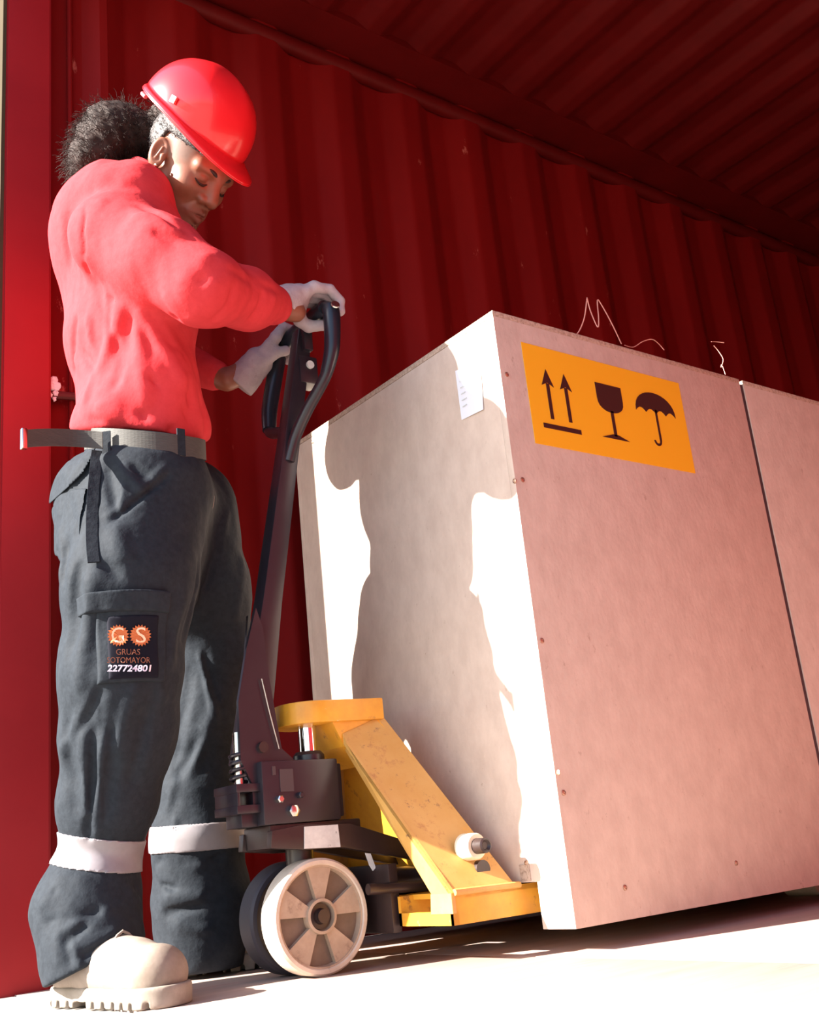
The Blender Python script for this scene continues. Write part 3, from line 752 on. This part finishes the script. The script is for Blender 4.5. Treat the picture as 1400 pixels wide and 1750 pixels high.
# skin tone of its own: lips, stubble, shaved temples
q = (v1 - H0) @ HR.astype(float); tone = np.ones((len(vv), 4), np.float32)
mq = q.copy(); mq[:, 1] = np.abs(mq[:, 1])
lip = np.exp(-(np.minimum(seg(mq.astype(np.float32), (.1, .0, -.054), (.085, .024, -.0615), 0, 0), seg(mq.astype(np.float32), (.1, 0, -.070), (.085, .022, -.065), 0, 0)) / .009) ** 4)
tone[:len(v1), :3] = 1 - lip[:, None] * np.array([.22, .38, .25])
temple = np.clip((np.abs(q[:, 1]) - .045) / .015, 0, 1) * np.clip((q[:, 2] - .005) / .02, 0, 1) * np.clip((.062 - q[:, 0]) / .015, 0, 1) * np.clip((q[:, 0] + .002) / .012, 0, 1)
tone[:len(v1), :3] *= 1 - temple[:, None] * np.array([.35, .05, -.25])
stub = np.clip((-q[:, 2] - .045) / .02, 0, 1) * np.clip((q[:, 0] - .0) / .03, 0, 1) * (1 - lip)
tone[:len(v1), :3] *= 1 - stub[:, None] * np.array([.22, .18, .12])
ca = body.data.color_attributes.new('tone', 'FLOAT_COLOR', 'POINT'); ca.data.foreach_set('color', tone.ravel())

# hair
hair = None
def f_cap(P):
    q = (P - H0.astype(np.float32)) @ HR
    d = ell(q, (-.012, 0, .048), (.106, .085, .092)) - .002 * wob(q, 260, 3)
    cut = .050 - q[:, 2] - np.clip((-q[:, 0] - .018) * 3.0, -0.0, .09)
    cut = np.maximum(cut, q[:, 0] - .085)
    return smx(d, cut, .006)
hair = sdf_obj('hair', f_cap, H0 - .2, H0 + .2, .003, M['hair_cap'], person)
PUFF = PX(196, 236, 1.91); PD = PX(160, 272, 1.92)
def f_puff(P):
    d = sm(ell(P, PUFF, (.078, .085, .074)), ell(P, PD, (.052, .07, .056)), .04)
    d = sm(d, seg(P, hw(-.10, 0, .03), PUFF, .035, .05), .03); d = sm(d, ell(P, hw(-.098, 0, .085), (.045, .05, .04)), .04)
    d = d - .006 * wob(P, 60, 8) - .004 * wob(P, 170, 9)
    return d
puff = sdf_obj('ponytail', f_puff, PUFF - .2, PUFF + .2, .004, M['hair'], hair)
pv = np.array([v.co[:] for v in puff.data.vertices]) + wloc(person)
pn = np.array([v.normal[:] for v in puff.data.vertices])
SV, SF = [], []
for s in range(4200):
    i = rng.integers(len(pv)); p = pv[i] - pn[i] * .012; nrm = pn[i]
    dr = nrm * .5 + np.array([-.35, .05, -.55]) + rng.normal(size=3) * .35; dr /= np.linalg.norm(dr)
    u, v = frame_of(dr); u = np.array(u); v = np.array(v)
    ln = rng.uniform(.020, .048); wv = rng.uniform(.0012, .0032); fr = rng.uniform(1.2, 2.4) * 2 * np.pi; ph = rng.uniform(0, 6)
    base = len(SV); K = 8; rad = rng.uniform(.0005, .0009)
    for k in range(K + 1):
        t = k / K
        c = p + dr * ln * t + (u * math.cos(fr * t + ph) + v * math.sin(fr * t + ph)) * wv
        for a in range(3):
            an = a * 2.094; SV.append(c + (u * math.cos(an) + v * math.sin(an)) * rad * (1 - .6 * t))
    for k in range(K):
        for a in range(3):
            b0 = base + k * 3; SF.append((b0 + a, b0 + (a + 1) % 3, b0 + 3 + (a + 1) % 3, b0 + 3 + a))
cu = mesh_obj('curl', SV, SF, M['hair'], hair, smooth=True); cu['kind'] = 'stuff'
SV, SF = [], []
capv = np.array([v.co[:] for v in hair.data.vertices]) + wloc(person); capn = np.array([v.normal[:] for v in hair.data.vertices])
for s in range(1100):
    i = rng.integers(len(capv)); nrm = capn[i]; p = capv[i] - nrm * .002
    u, v = frame_of(nrm); u = np.array(u); v = np.array(v); base = len(SV); ph = rng.uniform(0, 6); R0 = rng.uniform(.0015, .0028)
    for k in range(7):
        t = k / 6; c = p + nrm * .006 * t + (u * math.cos(5 * t + ph) + v * math.sin(5 * t + ph)) * R0
        for a in range(3): SV.append(c + (u * math.cos(a * 2.094) + v * math.sin(a * 2.094)) * .0006)
    for k in range(6):
        for a in range(3):
            b0 = base + k * 3; SF.append((b0 + a, b0 + (a + 1) % 3, b0 + 3 + (a + 1) % 3, b0 + 3 + a))
cu = mesh_obj('short_curl', SV, SF, M['hair_cap'], hair, smooth=True); cu['kind'] = 'stuff'
for s in (-1, 1):
    tube('eyebrow', [hw(.0950, s * .013, .0275), hw(.0935, s * .022, .0315), hw(.086, s * .036, .0335), hw(.076, s * .048, .0290)], [.0040, .0050, .0042, .0018], M['brow'], hair, seg=8, sub=4)
    tube('eyelash', [hw(.0895, s * .0195, .0030), hw(.0915, s * .030, -.0015), hw(.0885, s * .040, -.0015), hw(.080, s * .049, .0030)], [.0012, .0024, .0024, .0012], M['brow'], hair, seg=6, sub=4)
lathe('ear_stud', [(-.003, 0), (-.003, .003), (.001, .003), (.003, .0)], hw(.006, -.088, -.022), -HL, M['gold'], person, 12)
tube('chin_beard', [hw(.090, -.006, -.090), hw(.094, 0, -.089), hw(.090, .006, -.090)], .003, M['brow'], hair, seg=8, sub=2)

# hard hat: its own frame, tipped back a little
hb_ = math.radians(7)
KF = HF * math.cos(hb_) + HU * -math.sin(hb_); KU = HU * math.cos(hb_) + HF * math.sin(hb_); KL = HL
K0 = H0 + HU * .066 + HF * -.014 + np.array([-.012, -.018, .024])
def kw(x, y, z): return K0 + KF * x + KL * y + KU * z
def dome(nu, nv, a_f, a_b, bw, hgt):
    rows = []
    for i in range(nv + 1):
        ph = i / nv * math.pi / 2; row = []
        for j in range(nu):
            th = 2 * math.pi * j / nu; ax = a_f if math.cos(th) > 0 else a_b
            rr = math.cos(ph) ** .88
            row.append((ax * rr * math.cos(th), bw * rr * math.sin(th), hgt * math.sin(ph) ** .95, th, ph))
        rows.append(row)
    return rows
NU = 96
rows = dome(NU, 26, .127, .130, .116, .124)
V, Fc = [], []
rim = []
for j in range(NU):                                    # brim: short lip round, long peak in front
    th = 2 * math.pi * j / NU; c = math.cos(th)
    pk = max(c, 0) ** 2.2 * .056 + .005
    rim.append((th, pk))
for frac, dz in ((1.0, -.010), (.98, -.006), (.5, -.003), (.12, 0.0)):
    for j, (th, pk) in enumerate(rim):
        x, y = rows[0][j][0], rows[0][j][1]; n = math.hypot(x, y)
        V.append(kw(x + x / n * pk * frac, y + y / n * pk * frac * .6, dz - .012 * frac * max(math.cos(th), 0) ** 2))
for i, row in enumerate(rows):
    for (x, y, z, th, ph) in row:
        ridge = 0.0035 * math.exp(-(y / .020) ** 2) * (1 if z > .03 else 0.3)
        V.append(kw(x, y, z + ridge))
nr = 4 + len(rows)
for i in range(nr - 1):
    for j in range(NU):
        Fc.append((i * NU + j, i * NU + (j + 1) % NU, (i + 1) * NU + (j + 1) % NU, (i + 1) * NU + j))
hat = mesh_obj('hard_hat', V, Fc, M['helmet'], person, smooth=True)
so = hat.modifiers.new('t', 'SOLIDIFY'); so.thickness = .003; so.offset = 0
ed = tube('rim_bead', [V[j] for j in list(range(NU)) + [0]], .0020, M['helmet'], hat, seg=8)
# suspension strap and ratchet at the back, slots on the sides
strap = [kw(-.052 - .066 * math.cos(t), .100 * math.sin(t), -.014 - .006 * math.cos(t)) for t in np.linspace(-1.5, 1.5, 17)]
for k, dz in enumerate((-.004, .010)):
    tube('suspension_strap', [p + KU * dz for p in strap], .0042, M['helmet_strap'], hat, seg=8)
lathe('ratchet_knob', [(-.012, 0), (-.012, .013), (.010, .013), (.014, .009), (.014, 0)], kw(-.134, 0, -.012), -KF, M['helmet_strap'], hat, 12)
for s in (-1, 1):
    a = kw(.030, s * .127, .004)
    lathe('side_slot', [(-.002, .0), (-.002, .011), (.003, .010), (.003, 0)], kw(.028, s * .1165, .022), KL * s, M['helmet'], hat, 4)

# ------------------------------------------------------------------ sweatshirt
def plane3(a, b, c):
    n = np.cross(b - a, c - a); n = n / n[2]; k = n @ a
    return lambda x, y: k - n[0] * x - n[1] * y          # height of the plane over (x, y)
HEMZ = plane3(PX(120, 733, 1.94), PX(238, 738, 1.76), PX(360, 759, 1.86))
def f_sweat0(P):
    d = chain(P, SPINE, .06, (0, 1, 0), 1.62)
    d = sm(d, ell(P, PX(175, 380, 1.90), (.10, .15, .10)), .06)                    # rounded upper back
    d = sm(d, seg(P, PX(205, 350, 1.90), NK + np.array([-.01, 0, .0]), .085, .066, (0, 1, 0), 1.3), .05)
    n = chain(P, [(SH_N + np.array([0, .03, .0]), .088), (SH_N * .5 + EL_N * .5, .078), (EL_N, .066), (EL_N * .45 + WR_N * .55, .055), (WR_N - (WR_N - EL_N) * .10, .041)], .04)
    fa = chain(P, [(SH_F, .085), (EL_F, .062), (WR_F - (WR_F - EL_F) * .16, .034)], .04)
    d = sm(d, n, .035); d = sm(d, fa, .035)
    return sm(d, seg(P, PX(170, 720, 1.90), PX(310, 745, 1.90), .050, .050, (0, 1, 0), 1.7), .05)  # bloused hem
SC = hits(f_sweat0, [((238, 528), (315, 655), .011, .012), ((252, 545), (330, 700), .009, -.008), ((268, 545), (348, 690), .012, .009), ((208, 522), (168, 640), .012, .012), ((222, 540), (196, 660), .010, -.010),
    ((160, 480), (204, 610), .011, -.010), ((178, 500), (188, 600), .009, .008), ((236, 560), (250, 690), .012, .009), ((150, 540), (142, 690), .012, .010), ((133, 540), (128, 640), .010, -.009),
    ((128, 610), (200, 705), .014, .010), ((140, 600), (250, 720), .010, -.009), ((165, 690), (260, 733), .011, .010), ((150, 715), (300, 735), .008, -.007), ((250, 640), (330, 725), .010, -.008), ((300, 600), (345, 735), .010, .007),
    ((236, 350), (300, 388), .008, -.008), ((228, 368), (310, 402), .011, .010), ((262, 395), (300, 412), .009, -.009), ((300, 545), (350, 472), .010, -.009), ((325, 548), (372, 478), .011, .008),
    ((362, 548), (400, 488), .009, -.008), ((392, 548), (425, 490), .010, .008), ((425, 548), (448, 500), .008, -.008), ((450, 546), (470, 505), .008, .007), ((390, 462), (478, 500), .008, -.005), ((345, 440), (450, 490), .010, .006),
    ((280, 500), (340, 540), .012, .007), ((180, 340), (150, 400), .010, .005), ((120, 360), (118, 460), .012, -.006), ((330, 620), (352, 740), .012, -.006)]
    + [(a, b_, .0045, -.005) for a, b_ in zip([(158, 322), (146, 365), (145, 420), (152, 470), (178, 505)], [(146, 365), (145, 420), (152, 470), (178, 505), (238, 530)])])
def f_sweat(P):
    d = f_sweat0(P)
    e0 = np.zeros(len(P), np.float32)
    for a, b_, wd, am in SC: e0 = crease(P, e0, a, b_, wd, am)
    d = d + .011 * np.tanh(e0 / .011)
    d = d - .0040 * wob(P, 28, 4) - .0018 * wob(P, 75, 5)
    hz = HEMZ(P[:, 0], P[:, 1]) - .006 * np.sin(P[:, 0] * 30)
    return smx(d, hz - P[:, 2], .012)
sweat = sdf_obj('sweatshirt', f_sweat, (.50, 1.45, .90), (1.14, 2.30, 1.80), .0048, M['sweater'], person)
# ribbed collar round the neck
cn = (hw(-.03, 0, -.035) - NK); cn = cn / np.linalg.norm(cn); cc = NK + cn * .046
cu_, cv_ = frame_of(cn); cu_ = np.array(cu_); cv_ = np.array(cv_)
tube('collar', [cc + (cu_ * math.cos(t) + cv_ * math.sin(t)) * .070 for t in np.linspace(0, 2 * math.pi, 33)], .0095, M['sweater'], sweat, seg=12)
for W_, E_, r0 in ((WR_N, EL_N, .040), (WR_F, EL_F, .035)):
    ax_ = (E_ - W_) / np.linalg.norm(E_ - W_)
    lathe('cuff', [(0.0, .022), (0.0, r0 - .004), (.006, r0), (.045, r0 + .004), (.055, r0 - .002), (.055, .02)], W_ + ax_ * (.012 if W_ is WR_N else .026), ax_, M['sweater'], sweat, 32)

# ------------------------------------------------------------------ trousers
WA = PX(238, 800, 1.92)
def f_trous0(P):
    d = seg(P, PX(240, 760, 1.92), PX(242, 850, 1.91), .098, .118, (0, 1, 0), 1.50)
    d = sm(d, seg(P, PX(175, 850, 1.90), PX(170, 920, 1.88), .085, .075, (0, 1, 0), 1.4), .05)   # seat
    d = sm(d, chain(P, LEG_N, .03), .025)
    d = sm(d, chain(P, LEG_F, .03), .020)
    d = sm(d, seg(P, (LEG_N[0][0] + LEG_F[0][0]) / 2, (LEG_N[1][0] + LEG_F[1][0]) / 2 + np.array([0, 0, -.01]), .10, .062), .03)
    return d
TC = hits(f_trous0, [((170, 782), (300, 775), .010, .006), ((182, 885), (282, 800), .007, .009), ((192, 892), (288, 812), .006, -.009),
    ((205, 800), (245, 840), .009, .010), ((225, 795), (262, 820), .007, -.008), ((185, 800), (200, 875), .009, -.011), ((214, 830), (205, 880), .007, .008), ((196, 900), (212, 960), .016, .010), ((176, 960), (205, 990), .010, -.006),
    ((150, 790), (118, 835), .009, .007), ((385, 880), (340, 1050), .010, .009), ((372, 930), (350, 1010), .008, -.007), ((340, 960), (312, 1100), .010, -.008), ((320, 1000), (290, 1150), .014, .007),
    ((112, 930), (108, 1000), .012, -.010), ((140, 960), (118, 1110), .012, -.013), ((160, 985), (135, 1180), .014, .012), ((100, 900), (104, 990), .012, .008),
    ((175, 1175), (128, 1260), .010, -.010), ((160, 1190), (105, 1290), .012, .010), ((112, 1230), (128, 1390), .012, -.011), ((140, 1240), (150, 1400), .010, .010), ((162, 1240), (152, 1430), .008, -.010), ((176, 1250), (166, 1430), .007, .010),
    ((196, 1240), (182, 1400), .010, -.009), ((230, 1170), (196, 1290), .012, .009), ((262, 1180), (222, 1340), .012, -.008), ((270, 1160), (280, 1200), .008, .007), ((171, 1180), (176, 1430), .004, -.004),
    ((70, 1545), (228, 1530), .010, .013), ((90, 1525), (236, 1515), .007, -.010), ((100, 1500), (150, 1505), .009, .008), ((75, 1578), (175, 1560), .010, -.009), ((175, 1560), (240, 1540), .008, .010), ((190, 1548), (238, 1570), .009, -.006),
    ((95, 1600), (135, 1575), .006, .009), ((108, 1615), (150, 1582), .006, -.009), ((120, 1625), (200, 1590), .007, .010), ((140, 1635), (215, 1602), .006, -.009), ((98, 1590), (100, 1650), .005, .007), ((112, 1600), (120, 1655), .005, -.007), ((126, 1610), (138, 1655), .005, .006),
    ((272, 1470), (380, 1465), .009, -.012), ((272, 1490), (345, 1480), .007, .011), ((276, 1510), (300, 1520), .006, -.010), ((285, 1535), (350, 1530), .010, .012), ((280, 1560), (345, 1550), .008, -.012), ((300, 1580), (360, 1590), .010, .008),
    ((340, 1120), (372, 1240), .006, .010), ((350, 1115), (380, 1220), .005, -.008), ((325, 1140), (300, 1300), .012, -.008), ((375, 1190), (322, 1330), .012, .010), ((350, 1250), (300, 1330), .010, -.009), ((300, 1330), (285, 1390), .008, .007),
    ((412, 950), (400, 1060), .012, .007), ((300, 1420), (300, 1400), .006, .006)])
def f_trous(P):
    d = f_trous0(P)
    e0 = np.zeros(len(P), np.float32)
    for a, b_, wd, am in TC: e0 = crease(P, e0, a, b_, wd, am)
    d = d + .013 * np.tanh(e0 / .013)
    d = d - .0045 * wob(P, 26, 14) - .0024 * wob(P, 75, 15)
    top = P[:, 2] - (HEMZ(P[:, 0], P[:, 1]) + .006)
    d = smx(d, top, .008)
    hemN = np.where(P[:, 0] < .88, .050 + (P[:, 1] - 1.95) * -.20 + (P[:, 0] - .70) * .30, .010)
    d = smx(d, hemN - P[:, 2], .006)
    return d
trous = sdf_obj('trousers', f_trous, (.50, 1.62, -.01), (1.26, 2.28, 1.10), .0045, M['trousers'], person)
# reflective bands
def leg_dir(L_, i): 
    v = L_[i + 1][0] - L_[i - 1][0]; return v / np.linalg.norm(v)
def band(L_, i, half, c=None):
    c = L_[i][0] if c is None else c; n = leg_dir(L_, i).astype(np.float32)
    near_y = L_ is LEG_N
    def f(P):
        d = np.abs(f_trous(P)) - .0032
        s = np.abs((P - c.astype(np.float32)) @ n) - half
        o = P - c.astype(np.float32); o = o - (o @ n)[:, None] * n
        return np.maximum(np.maximum(d, s), np.sqrt((o * o).sum(1)) - .16 if near_y else np.maximum(np.sqrt((o * o).sum(1)) - .14, .865 - P[:, 0]))
    return f
bn = band(LEG_N, 5, .027)
def bn2(P): return np.maximum(bn(P), P[:, 0] - .865)
sdf_obj('reflective_band', bn2, LEG_N[5][0] - .15, LEG_N[5][0] + .15, .0032, M['band'], trous)
bf = band(LEG_F, 5, .026)
sdf_obj('reflective_band', bf, LEG_F[5][0] - .16, LEG_F[5][0] + .16, .0032, M['band'], trous)
# pockets: thin slabs following the cloth, cut by outlines given on the near side
def patch(name, poly, Ymax, thick, mat_, parent, h=.0026, base=0.0):
    poly = np.array([surf(f_trous0, x, y)[[0, 2]] for x, y, Y in poly]); lo = poly.min(0) - .01; hi = poly.max(0) + .01
    e = np.roll(poly, -1, 0) - poly; area = np.cross(poly, np.roll(poly, -1, 0)).sum(); sgn = 1 if area > 0 else -1
    def f(P):
        q = P[:, [0, 2]]; m = np.full(len(P), -9., np.float32)
        for p0, ee in zip(poly, e):
            n = np.array([ee[1], -ee[0]]) * sgn / np.hypot(*ee); m = np.maximum(m, (q - p0) @ n)
        d = f_trous(P) - base
        return np.maximum(np.maximum(smx(m, d - thick, .003), -d - .006), P[:, 1] - Ymax)
    return sdf_obj(name, f, (lo[0], Ymax - .22, lo[1]), (hi[0], Ymax + .01, hi[1]), h, mat_, parent)
pk = patch('cargo_pocket', [(162, 1048, 1.71), (288, 1036, 1.71), (280, 1166, 1.71), (166, 1170, 1.71)], 1.80, .006, M['trousers'], trous)
patch('pocket_flap', [(135, 1020, 1.71), (290, 1012, 1.71), (286, 1050, 1.71), (132, 1056, 1.71)], 1.80, .011, M['trousers'], trous)
patch('back_pocket_flap', [(99, 800, 1.82), (122, 778, 1.8), (158, 772, 1.78), (138, 812, 1.79), (98, 850, 1.81)], 2.02, .008, M['trousers'], trous)
patch('back_pocket', [(98, 848, 1.82), (148, 838, 1.78), (142, 938, 1.78), (100, 945, 1.81)], 2.02, .004, M['trousers'], trous)
# hanging tool strap
def proj(px, py, off=.002):
    p_ = surf(lambda P: f_trous(P) - off, px, py); return p_
def ribbon(name, pxs, Y0, wd, mat_, parent, off=.004, thick=.003, wdir=None):
    c = [proj(x, y, off) for x, y in pxs]; c, _ = smooth_path(c, 0, 4)
    V, Fq = [], []
    for i, p in enumerate(c):
        t = c[min(i + 1, len(c) - 1)] - c[max(i - 1, 0)]; t /= np.linalg.norm(t)
        wv = np.cross(t, [-.3, -1, 0]); wv /= np.linalg.norm(wv); nn = np.cross(wv, t)
        for a, b in ((-1, 0), (1, 0), (1, 1), (-1, 1)): V.append(p + wv * a * wd / 2 + nn * b * thick)
    for i in range(len(c) - 1):
        for k in range(4): Fq.append((i * 4 + k, i * 4 + (k + 1) % 4, i * 4 + 4 + (k + 1) % 4, i * 4 + 4 + k))
    Fq += [(3, 2, 1, 0), tuple(len(V) - 4 + k for k in range(4))]
    return mesh_obj(name, V, Fq, mat_, parent)
ribbon('hanging_strap', [(166, 772), (161, 820), (157, 880), (157, 930), (160, 962)], 1.74, .020, M['trousers'], trous, off=.005, thick=.004)
# badge on the cargo pocket
badge = patch('badge', [(180, 1056, 1.70), (270, 1052, 1.70), (268, 1160, 1.70), (182, 1164, 1.70)], 1.80, .0085, M['patch'], trous, h=.003)
def text_on(name, s, px, py, w_px, h_px, mat_, lift=.0128, bold=0.0, shear=0.0):
    cu = bpy.data.curves.new(name, 'FONT'); cu.body = s; cu.size = 1; cu.align_x = 'CENTER'; cu.offset = bold; cu.resolution_u = 3; cu.shear = shear
    t = bpy.data.objects.new(name, cu); col.objects.link(t)
    bpy.context.view_layer.update()
    me = bpy.data.meshes.new_from_object(t.evaluated_get(bpy.context.evaluated_depsgraph_get()))
    bpy.data.objects.remove(t)
    co = np.array([v.co[:] for v in me.vertices]); mn, mx = co.min(0), co.max(0)
    V = [proj(px + ((x - mn[0]) / (mx[0] - mn[0]) - .5) * w_px, py - (y - mn[1]) / (mx[1] - mn[1]) * h_px, lift) for x, y, z in co]
    fs = [tuple(q_.vertices) for q_ in me.polygons]; bpy.data.meshes.remove(me)
    return mesh_obj(name, V, fs, mat_, badge)
def gear(px, py, r):
    pts = []
    for i in range(40):
        a = 2 * math.pi * i / 40; rr = r * (1.0 if i % 2 else .80)
        pts.append(proj(px + rr * math.cos(a), py - rr * math.sin(a), .0105))
    mesh_obj('gear_emblem', [proj(px, py, .0105)] + pts, [(0, i + 1, (i + 1) % 40 + 1) for i in range(40)], M['orange_thread'], badge)
gear(202, 1086, 19); gear(240, 1086, 19)
text_on('letter', 'G', 201, 1099, 21, 27, M['peach_thread'], lift=.0140)
text_on('letter', 'S', 241, 1099, 17, 27, M['peach_thread'], lift=.0140)
text_on('lettering', 'GRUAS', 219, 1119, 41, 10, M['rust_thread'])
text_on('lettering', 'SOTOMAYOR', 220, 1133, 74, 10, M['rust_thread'])
text_on('lettering', '227724801', 221, 1148, 76, 12, M['white_thread'], bold=.03, shear=.15)
# belt with a long loose end
bc = WA + np.array([0, 0, .004])
V, Fq = [], []
NB = 180
def belt_r(th, P_z):
    # march outward from the waist axis to the cloth
    dr = np.array([math.cos(th), math.sin(th), 0]); lo_, hi_ = .02, .30
    for _ in range(22):
        m = (lo_ + hi_) / 2; pp = (np.array([bc[0], bc[1], P_z]) + dr * m).astype(np.float32)[None]
        if f_trous0(pp)[0] < 0: lo_ = m
        else: hi_ = m
    return lo_
for i in range(NB):
    th = 2 * math.pi * i / NB; r = belt_r(th, HEMZ(bc[0] + .14 * math.cos(th), bc[1] + .18 * math.sin(th)) - .02) + .005; dr = np.array([math.cos(th), math.sin(th), 0])
    z0 = 0.0 
    for rr, zz in ((r, z0), (r + .004, z0), (r + .004, z0 + .042), (r, z0 + .042)):
        q_ = np.array([bc[0], bc[1], 0]) + dr * rr; q_[2] = HEMZ(q_[0], q_[1]) - .040 + zz; V.append(q_)
for i in range(NB):
    for k in range(4):
        a = i * 4; b = ((i + 1) % NB) * 4; Fq.append((a + k, a + (k + 1) % 4, b + (k + 1) % 4, b + k))
belt = mesh_obj('belt', V, Fq, M['belt'], person)
tl = [PX(175, 752, 1.775), PX(150, 750, 1.79), PX(125, 748, 1.795), PX(90, 747, 1.785), PX(60, 748, 1.770), PX(42, 750, 1.76)]
tl, _ = smooth_path(tl, 0, 4); V, Fq = [], []
for i, p in enumerate(tl):
    t = tl[min(i + 1, len(tl) - 1)] - tl[max(i - 1, 0)]; t /= np.linalg.norm(t); nn = np.cross(t, [0, 0, 1]); nn /= np.linalg.norm(nn)
    for a, b in ((-1, 0), (1, 0), (1, 1), (-1, 1)): V.append(p + np.array([0, 0, a * .0165]) + nn * b * .003)
for i in range(len(tl) - 1):
    for k in range(4): Fq.append((i * 4 + k, i * 4 + (k + 1) % 4, i * 4 + 4 + (k + 1) % 4, i * 4 + 4 + k))
Fq += [(3, 2, 1, 0), tuple(len(V) - 4 + k for k in range(4))]
te = mesh_obj('belt_end', V, Fq, M['belt'], belt)
e_ = tl[-1]; box('belt_tip', (e_[0] - .006, e_[1] - .004, e_[2] - .019), (e_[0] + .004, e_[1] + .006, e_[2] + .019), M['gold'], belt, .0015)
for (x, y, Y) in ((168, 755, 1.755), (300, 765, 1.755)):
    c = PX(x, y, Y); th = math.atan2(c[1] - bc[1], c[0] - bc[0]); r = belt_r(th, HEMZ(c[0], c[1]) - .02) + .0095; dr = np.array([math.cos(th), math.sin(th), 0]); tn = np.array([-dr[1], dr[0], 0]); b0 = np.array([bc[0], bc[1], HEMZ(c[0], c[1]) - .048])
    pts = [b0 + dr * r - tn * .008, b0 + dr * r + tn * .008, b0 + dr * r + tn * .008 + np.array([0, 0, .054]), b0 + dr * r - tn * .008 + np.array([0, 0, .054])]
    prism('belt_loop', pts, dr * .003, M['trousers'], trous)

# ------------------------------------------------------------------ boots
def boot(heel, toe, ankle, label=None):
    heel = np.array(heel); toe = np.array(toe); dv = toe - heel; Lg = np.linalg.norm(dv); dv = dv / Lg; sv = np.array([-dv[1], dv[0], 0])
    def W(a, s, z): return heel + dv * a * Lg + sv * s + np.array([0, 0, z])
    def up(P):
        d = seg(P, W(.20, 0, .060), W(.80, 0, .048), .043, .046, sv, 1.12)
        d = sm(d, seg(P, W(.18, 0, .07), W(.18, 0, .130), .042, .042, dv, 1.15), .03)
        d = sm(d, seg(P, W(.30, 0, .085), W(.62, 0, .060), .034, .036), .03)
        d = crease(P, d, W(.74, -.05, .075), W(.74, .05, .075), .010, -.004)
        d = crease(P, d, W(.66, -.05, .060), W(.60, -.05, .095), .006, -.003)
        d = d - .002 * wob(P, 60, 21)
        return smx(d, .026 - P[:, 2], .004)
    b = sdf_obj('boot', up, np.minimum(heel, toe) - np.array([.09, .09, 0]), np.maximum(heel, toe) + np.array([.09, .09, .22]), .004, M['boot'], person)
    def so(P):
        q = P - heel.astype(np.float32); a = q @ dv.astype(np.float32) / Lg; s = q @ sv.astype(np.float32)
        d = seg(P * np.array([1, 1, 0], np.float32), W(.16, 0, 0), W(.50, 0, 0), .042, .040)
        d = sm(d, seg(P * np.array([1, 1, 0], np.float32), W(.50, 0, 0), W(.80, 0, 0), .042, .055), .03)
        d = smx(d, np.abs(P[:, 2] - .0165) - .0160, .004)
        lug = np.maximum(np.abs(np.mod(a * Lg, .028) - .014) - .0045, P[:, 2] - .011)
        lug = np.maximum(lug, .018 - np.abs(s))
        arch = np.maximum(np.abs(a - .37) - .06, P[:, 2] - .010)
        return np.maximum(np.maximum(d, -lug), -arch)
    sdf_obj('sole', so, np.minimum(heel, toe) - np.array([.09, .09, .01]), np.maximum(heel, toe) + np.array([.09, .09, .05]), .003, M['sole'], b)
    for k in range(4):
        a = .40 + k * .075; z = .138 - k * .014
        tube('lace', [W(a, -.026, z - .020), W(a, 0, z + .004), W(a + .02, .026, z - .020)], .0028, M['boot'], b, seg=8, sub=3)
boot((.702, 2.035, 0), (.780, 1.680, 0), ANK_N)
boot((.965, 2.17, 0), (1.20, 2.04, 0), ANK_F)

# ------------------------------------------------------------------ gloved hands on the handle bar
def hand(name, wrist, knuck, curl, thumb, r=.0115, pr_=.030):
    palm_c = (np.array(wrist) * .45 + sum(np.array(k) for k in knuck) / len(knuck) * .55)
    def f(P):
        d = seg(P, wrist, palm_c, pr_, pr_ - .002)
        for k in knuck: d = sm(d, seg(P, np.array(wrist) * .6 + np.array(k) * .4, k, .017, .0130), .007)
        for k, c in zip(knuck, curl):
            pts = [(k, .0138)] + [(p, r * (1 - .06 * i)) for i, p in enumerate(c)]
            d = sm(d, chain(P, pts, .003), .003)
        tp = [(palm_c, .020)] + [(p, .0135 - .001 * i) for i, p in enumerate(thumb)]
        d = sm(d, chain(P, tp, .006), .010)
        # cuff of the glove
        ax_ = (np.array(wrist) - palm_c); ax_ = ax_ / np.linalg.norm(ax_)
        d = sm(d, seg(P, wrist, np.array(wrist) + ax_ * .018, .033, .036), .012)
        d = d - .0014 * wob(P, 190, 31) - .0012 * wob(P, 90, 32)
        cut = (P - (np.array(wrist) + ax_ * .022).astype(np.float32)) @ ax_.astype(np.float32)
        return smx(d, cut, .004)
    allp = np.array([wrist] + list(knuck) + [p for c in curl for p in c] + list(thumb))
    return sdf_obj(name, f, allp.min(0) - .06, allp.max(0) + .06, .0026, M['glove'], person)
yb = [1.690, 1.713, 1.736, 1.757]
kn = [(1.134, y, 1.349 + .003 * math.sin((y - 1.69) * 40)) for y in yb]
cl = [[(1.170, y - .002, 1.352), (1.194, y - .003, 1.330), (1.192, y - .004, 1.304)] for y in yb]
hand('glove', (1.086, 1.722, 1.322), kn, cl, [(1.130, 1.752, 1.300), (1.150, 1.748, 1.288), (1.178, 1.735, 1.290)])
yb = [1.868, 1.890, 1.911, 1.931]
kn = [(1.140, y + .004, 1.318 - .010 * k) for k, y in enumerate(yb)]
cl = [[(1.160, y, 1.346 - .008 * k), (1.192, y - .002, 1.342 - .008 * k), (1.203, y - .004, 1.314 - .006 * k)] for k, y in enumerate(yb)]
hand('glove', (1.098, 1.950, 1.242), kn, cl, [(1.120, 1.905, 1.262), (1.145, 1.885, 1.285), (1.168, 1.878, 1.292)], pr_=.036)
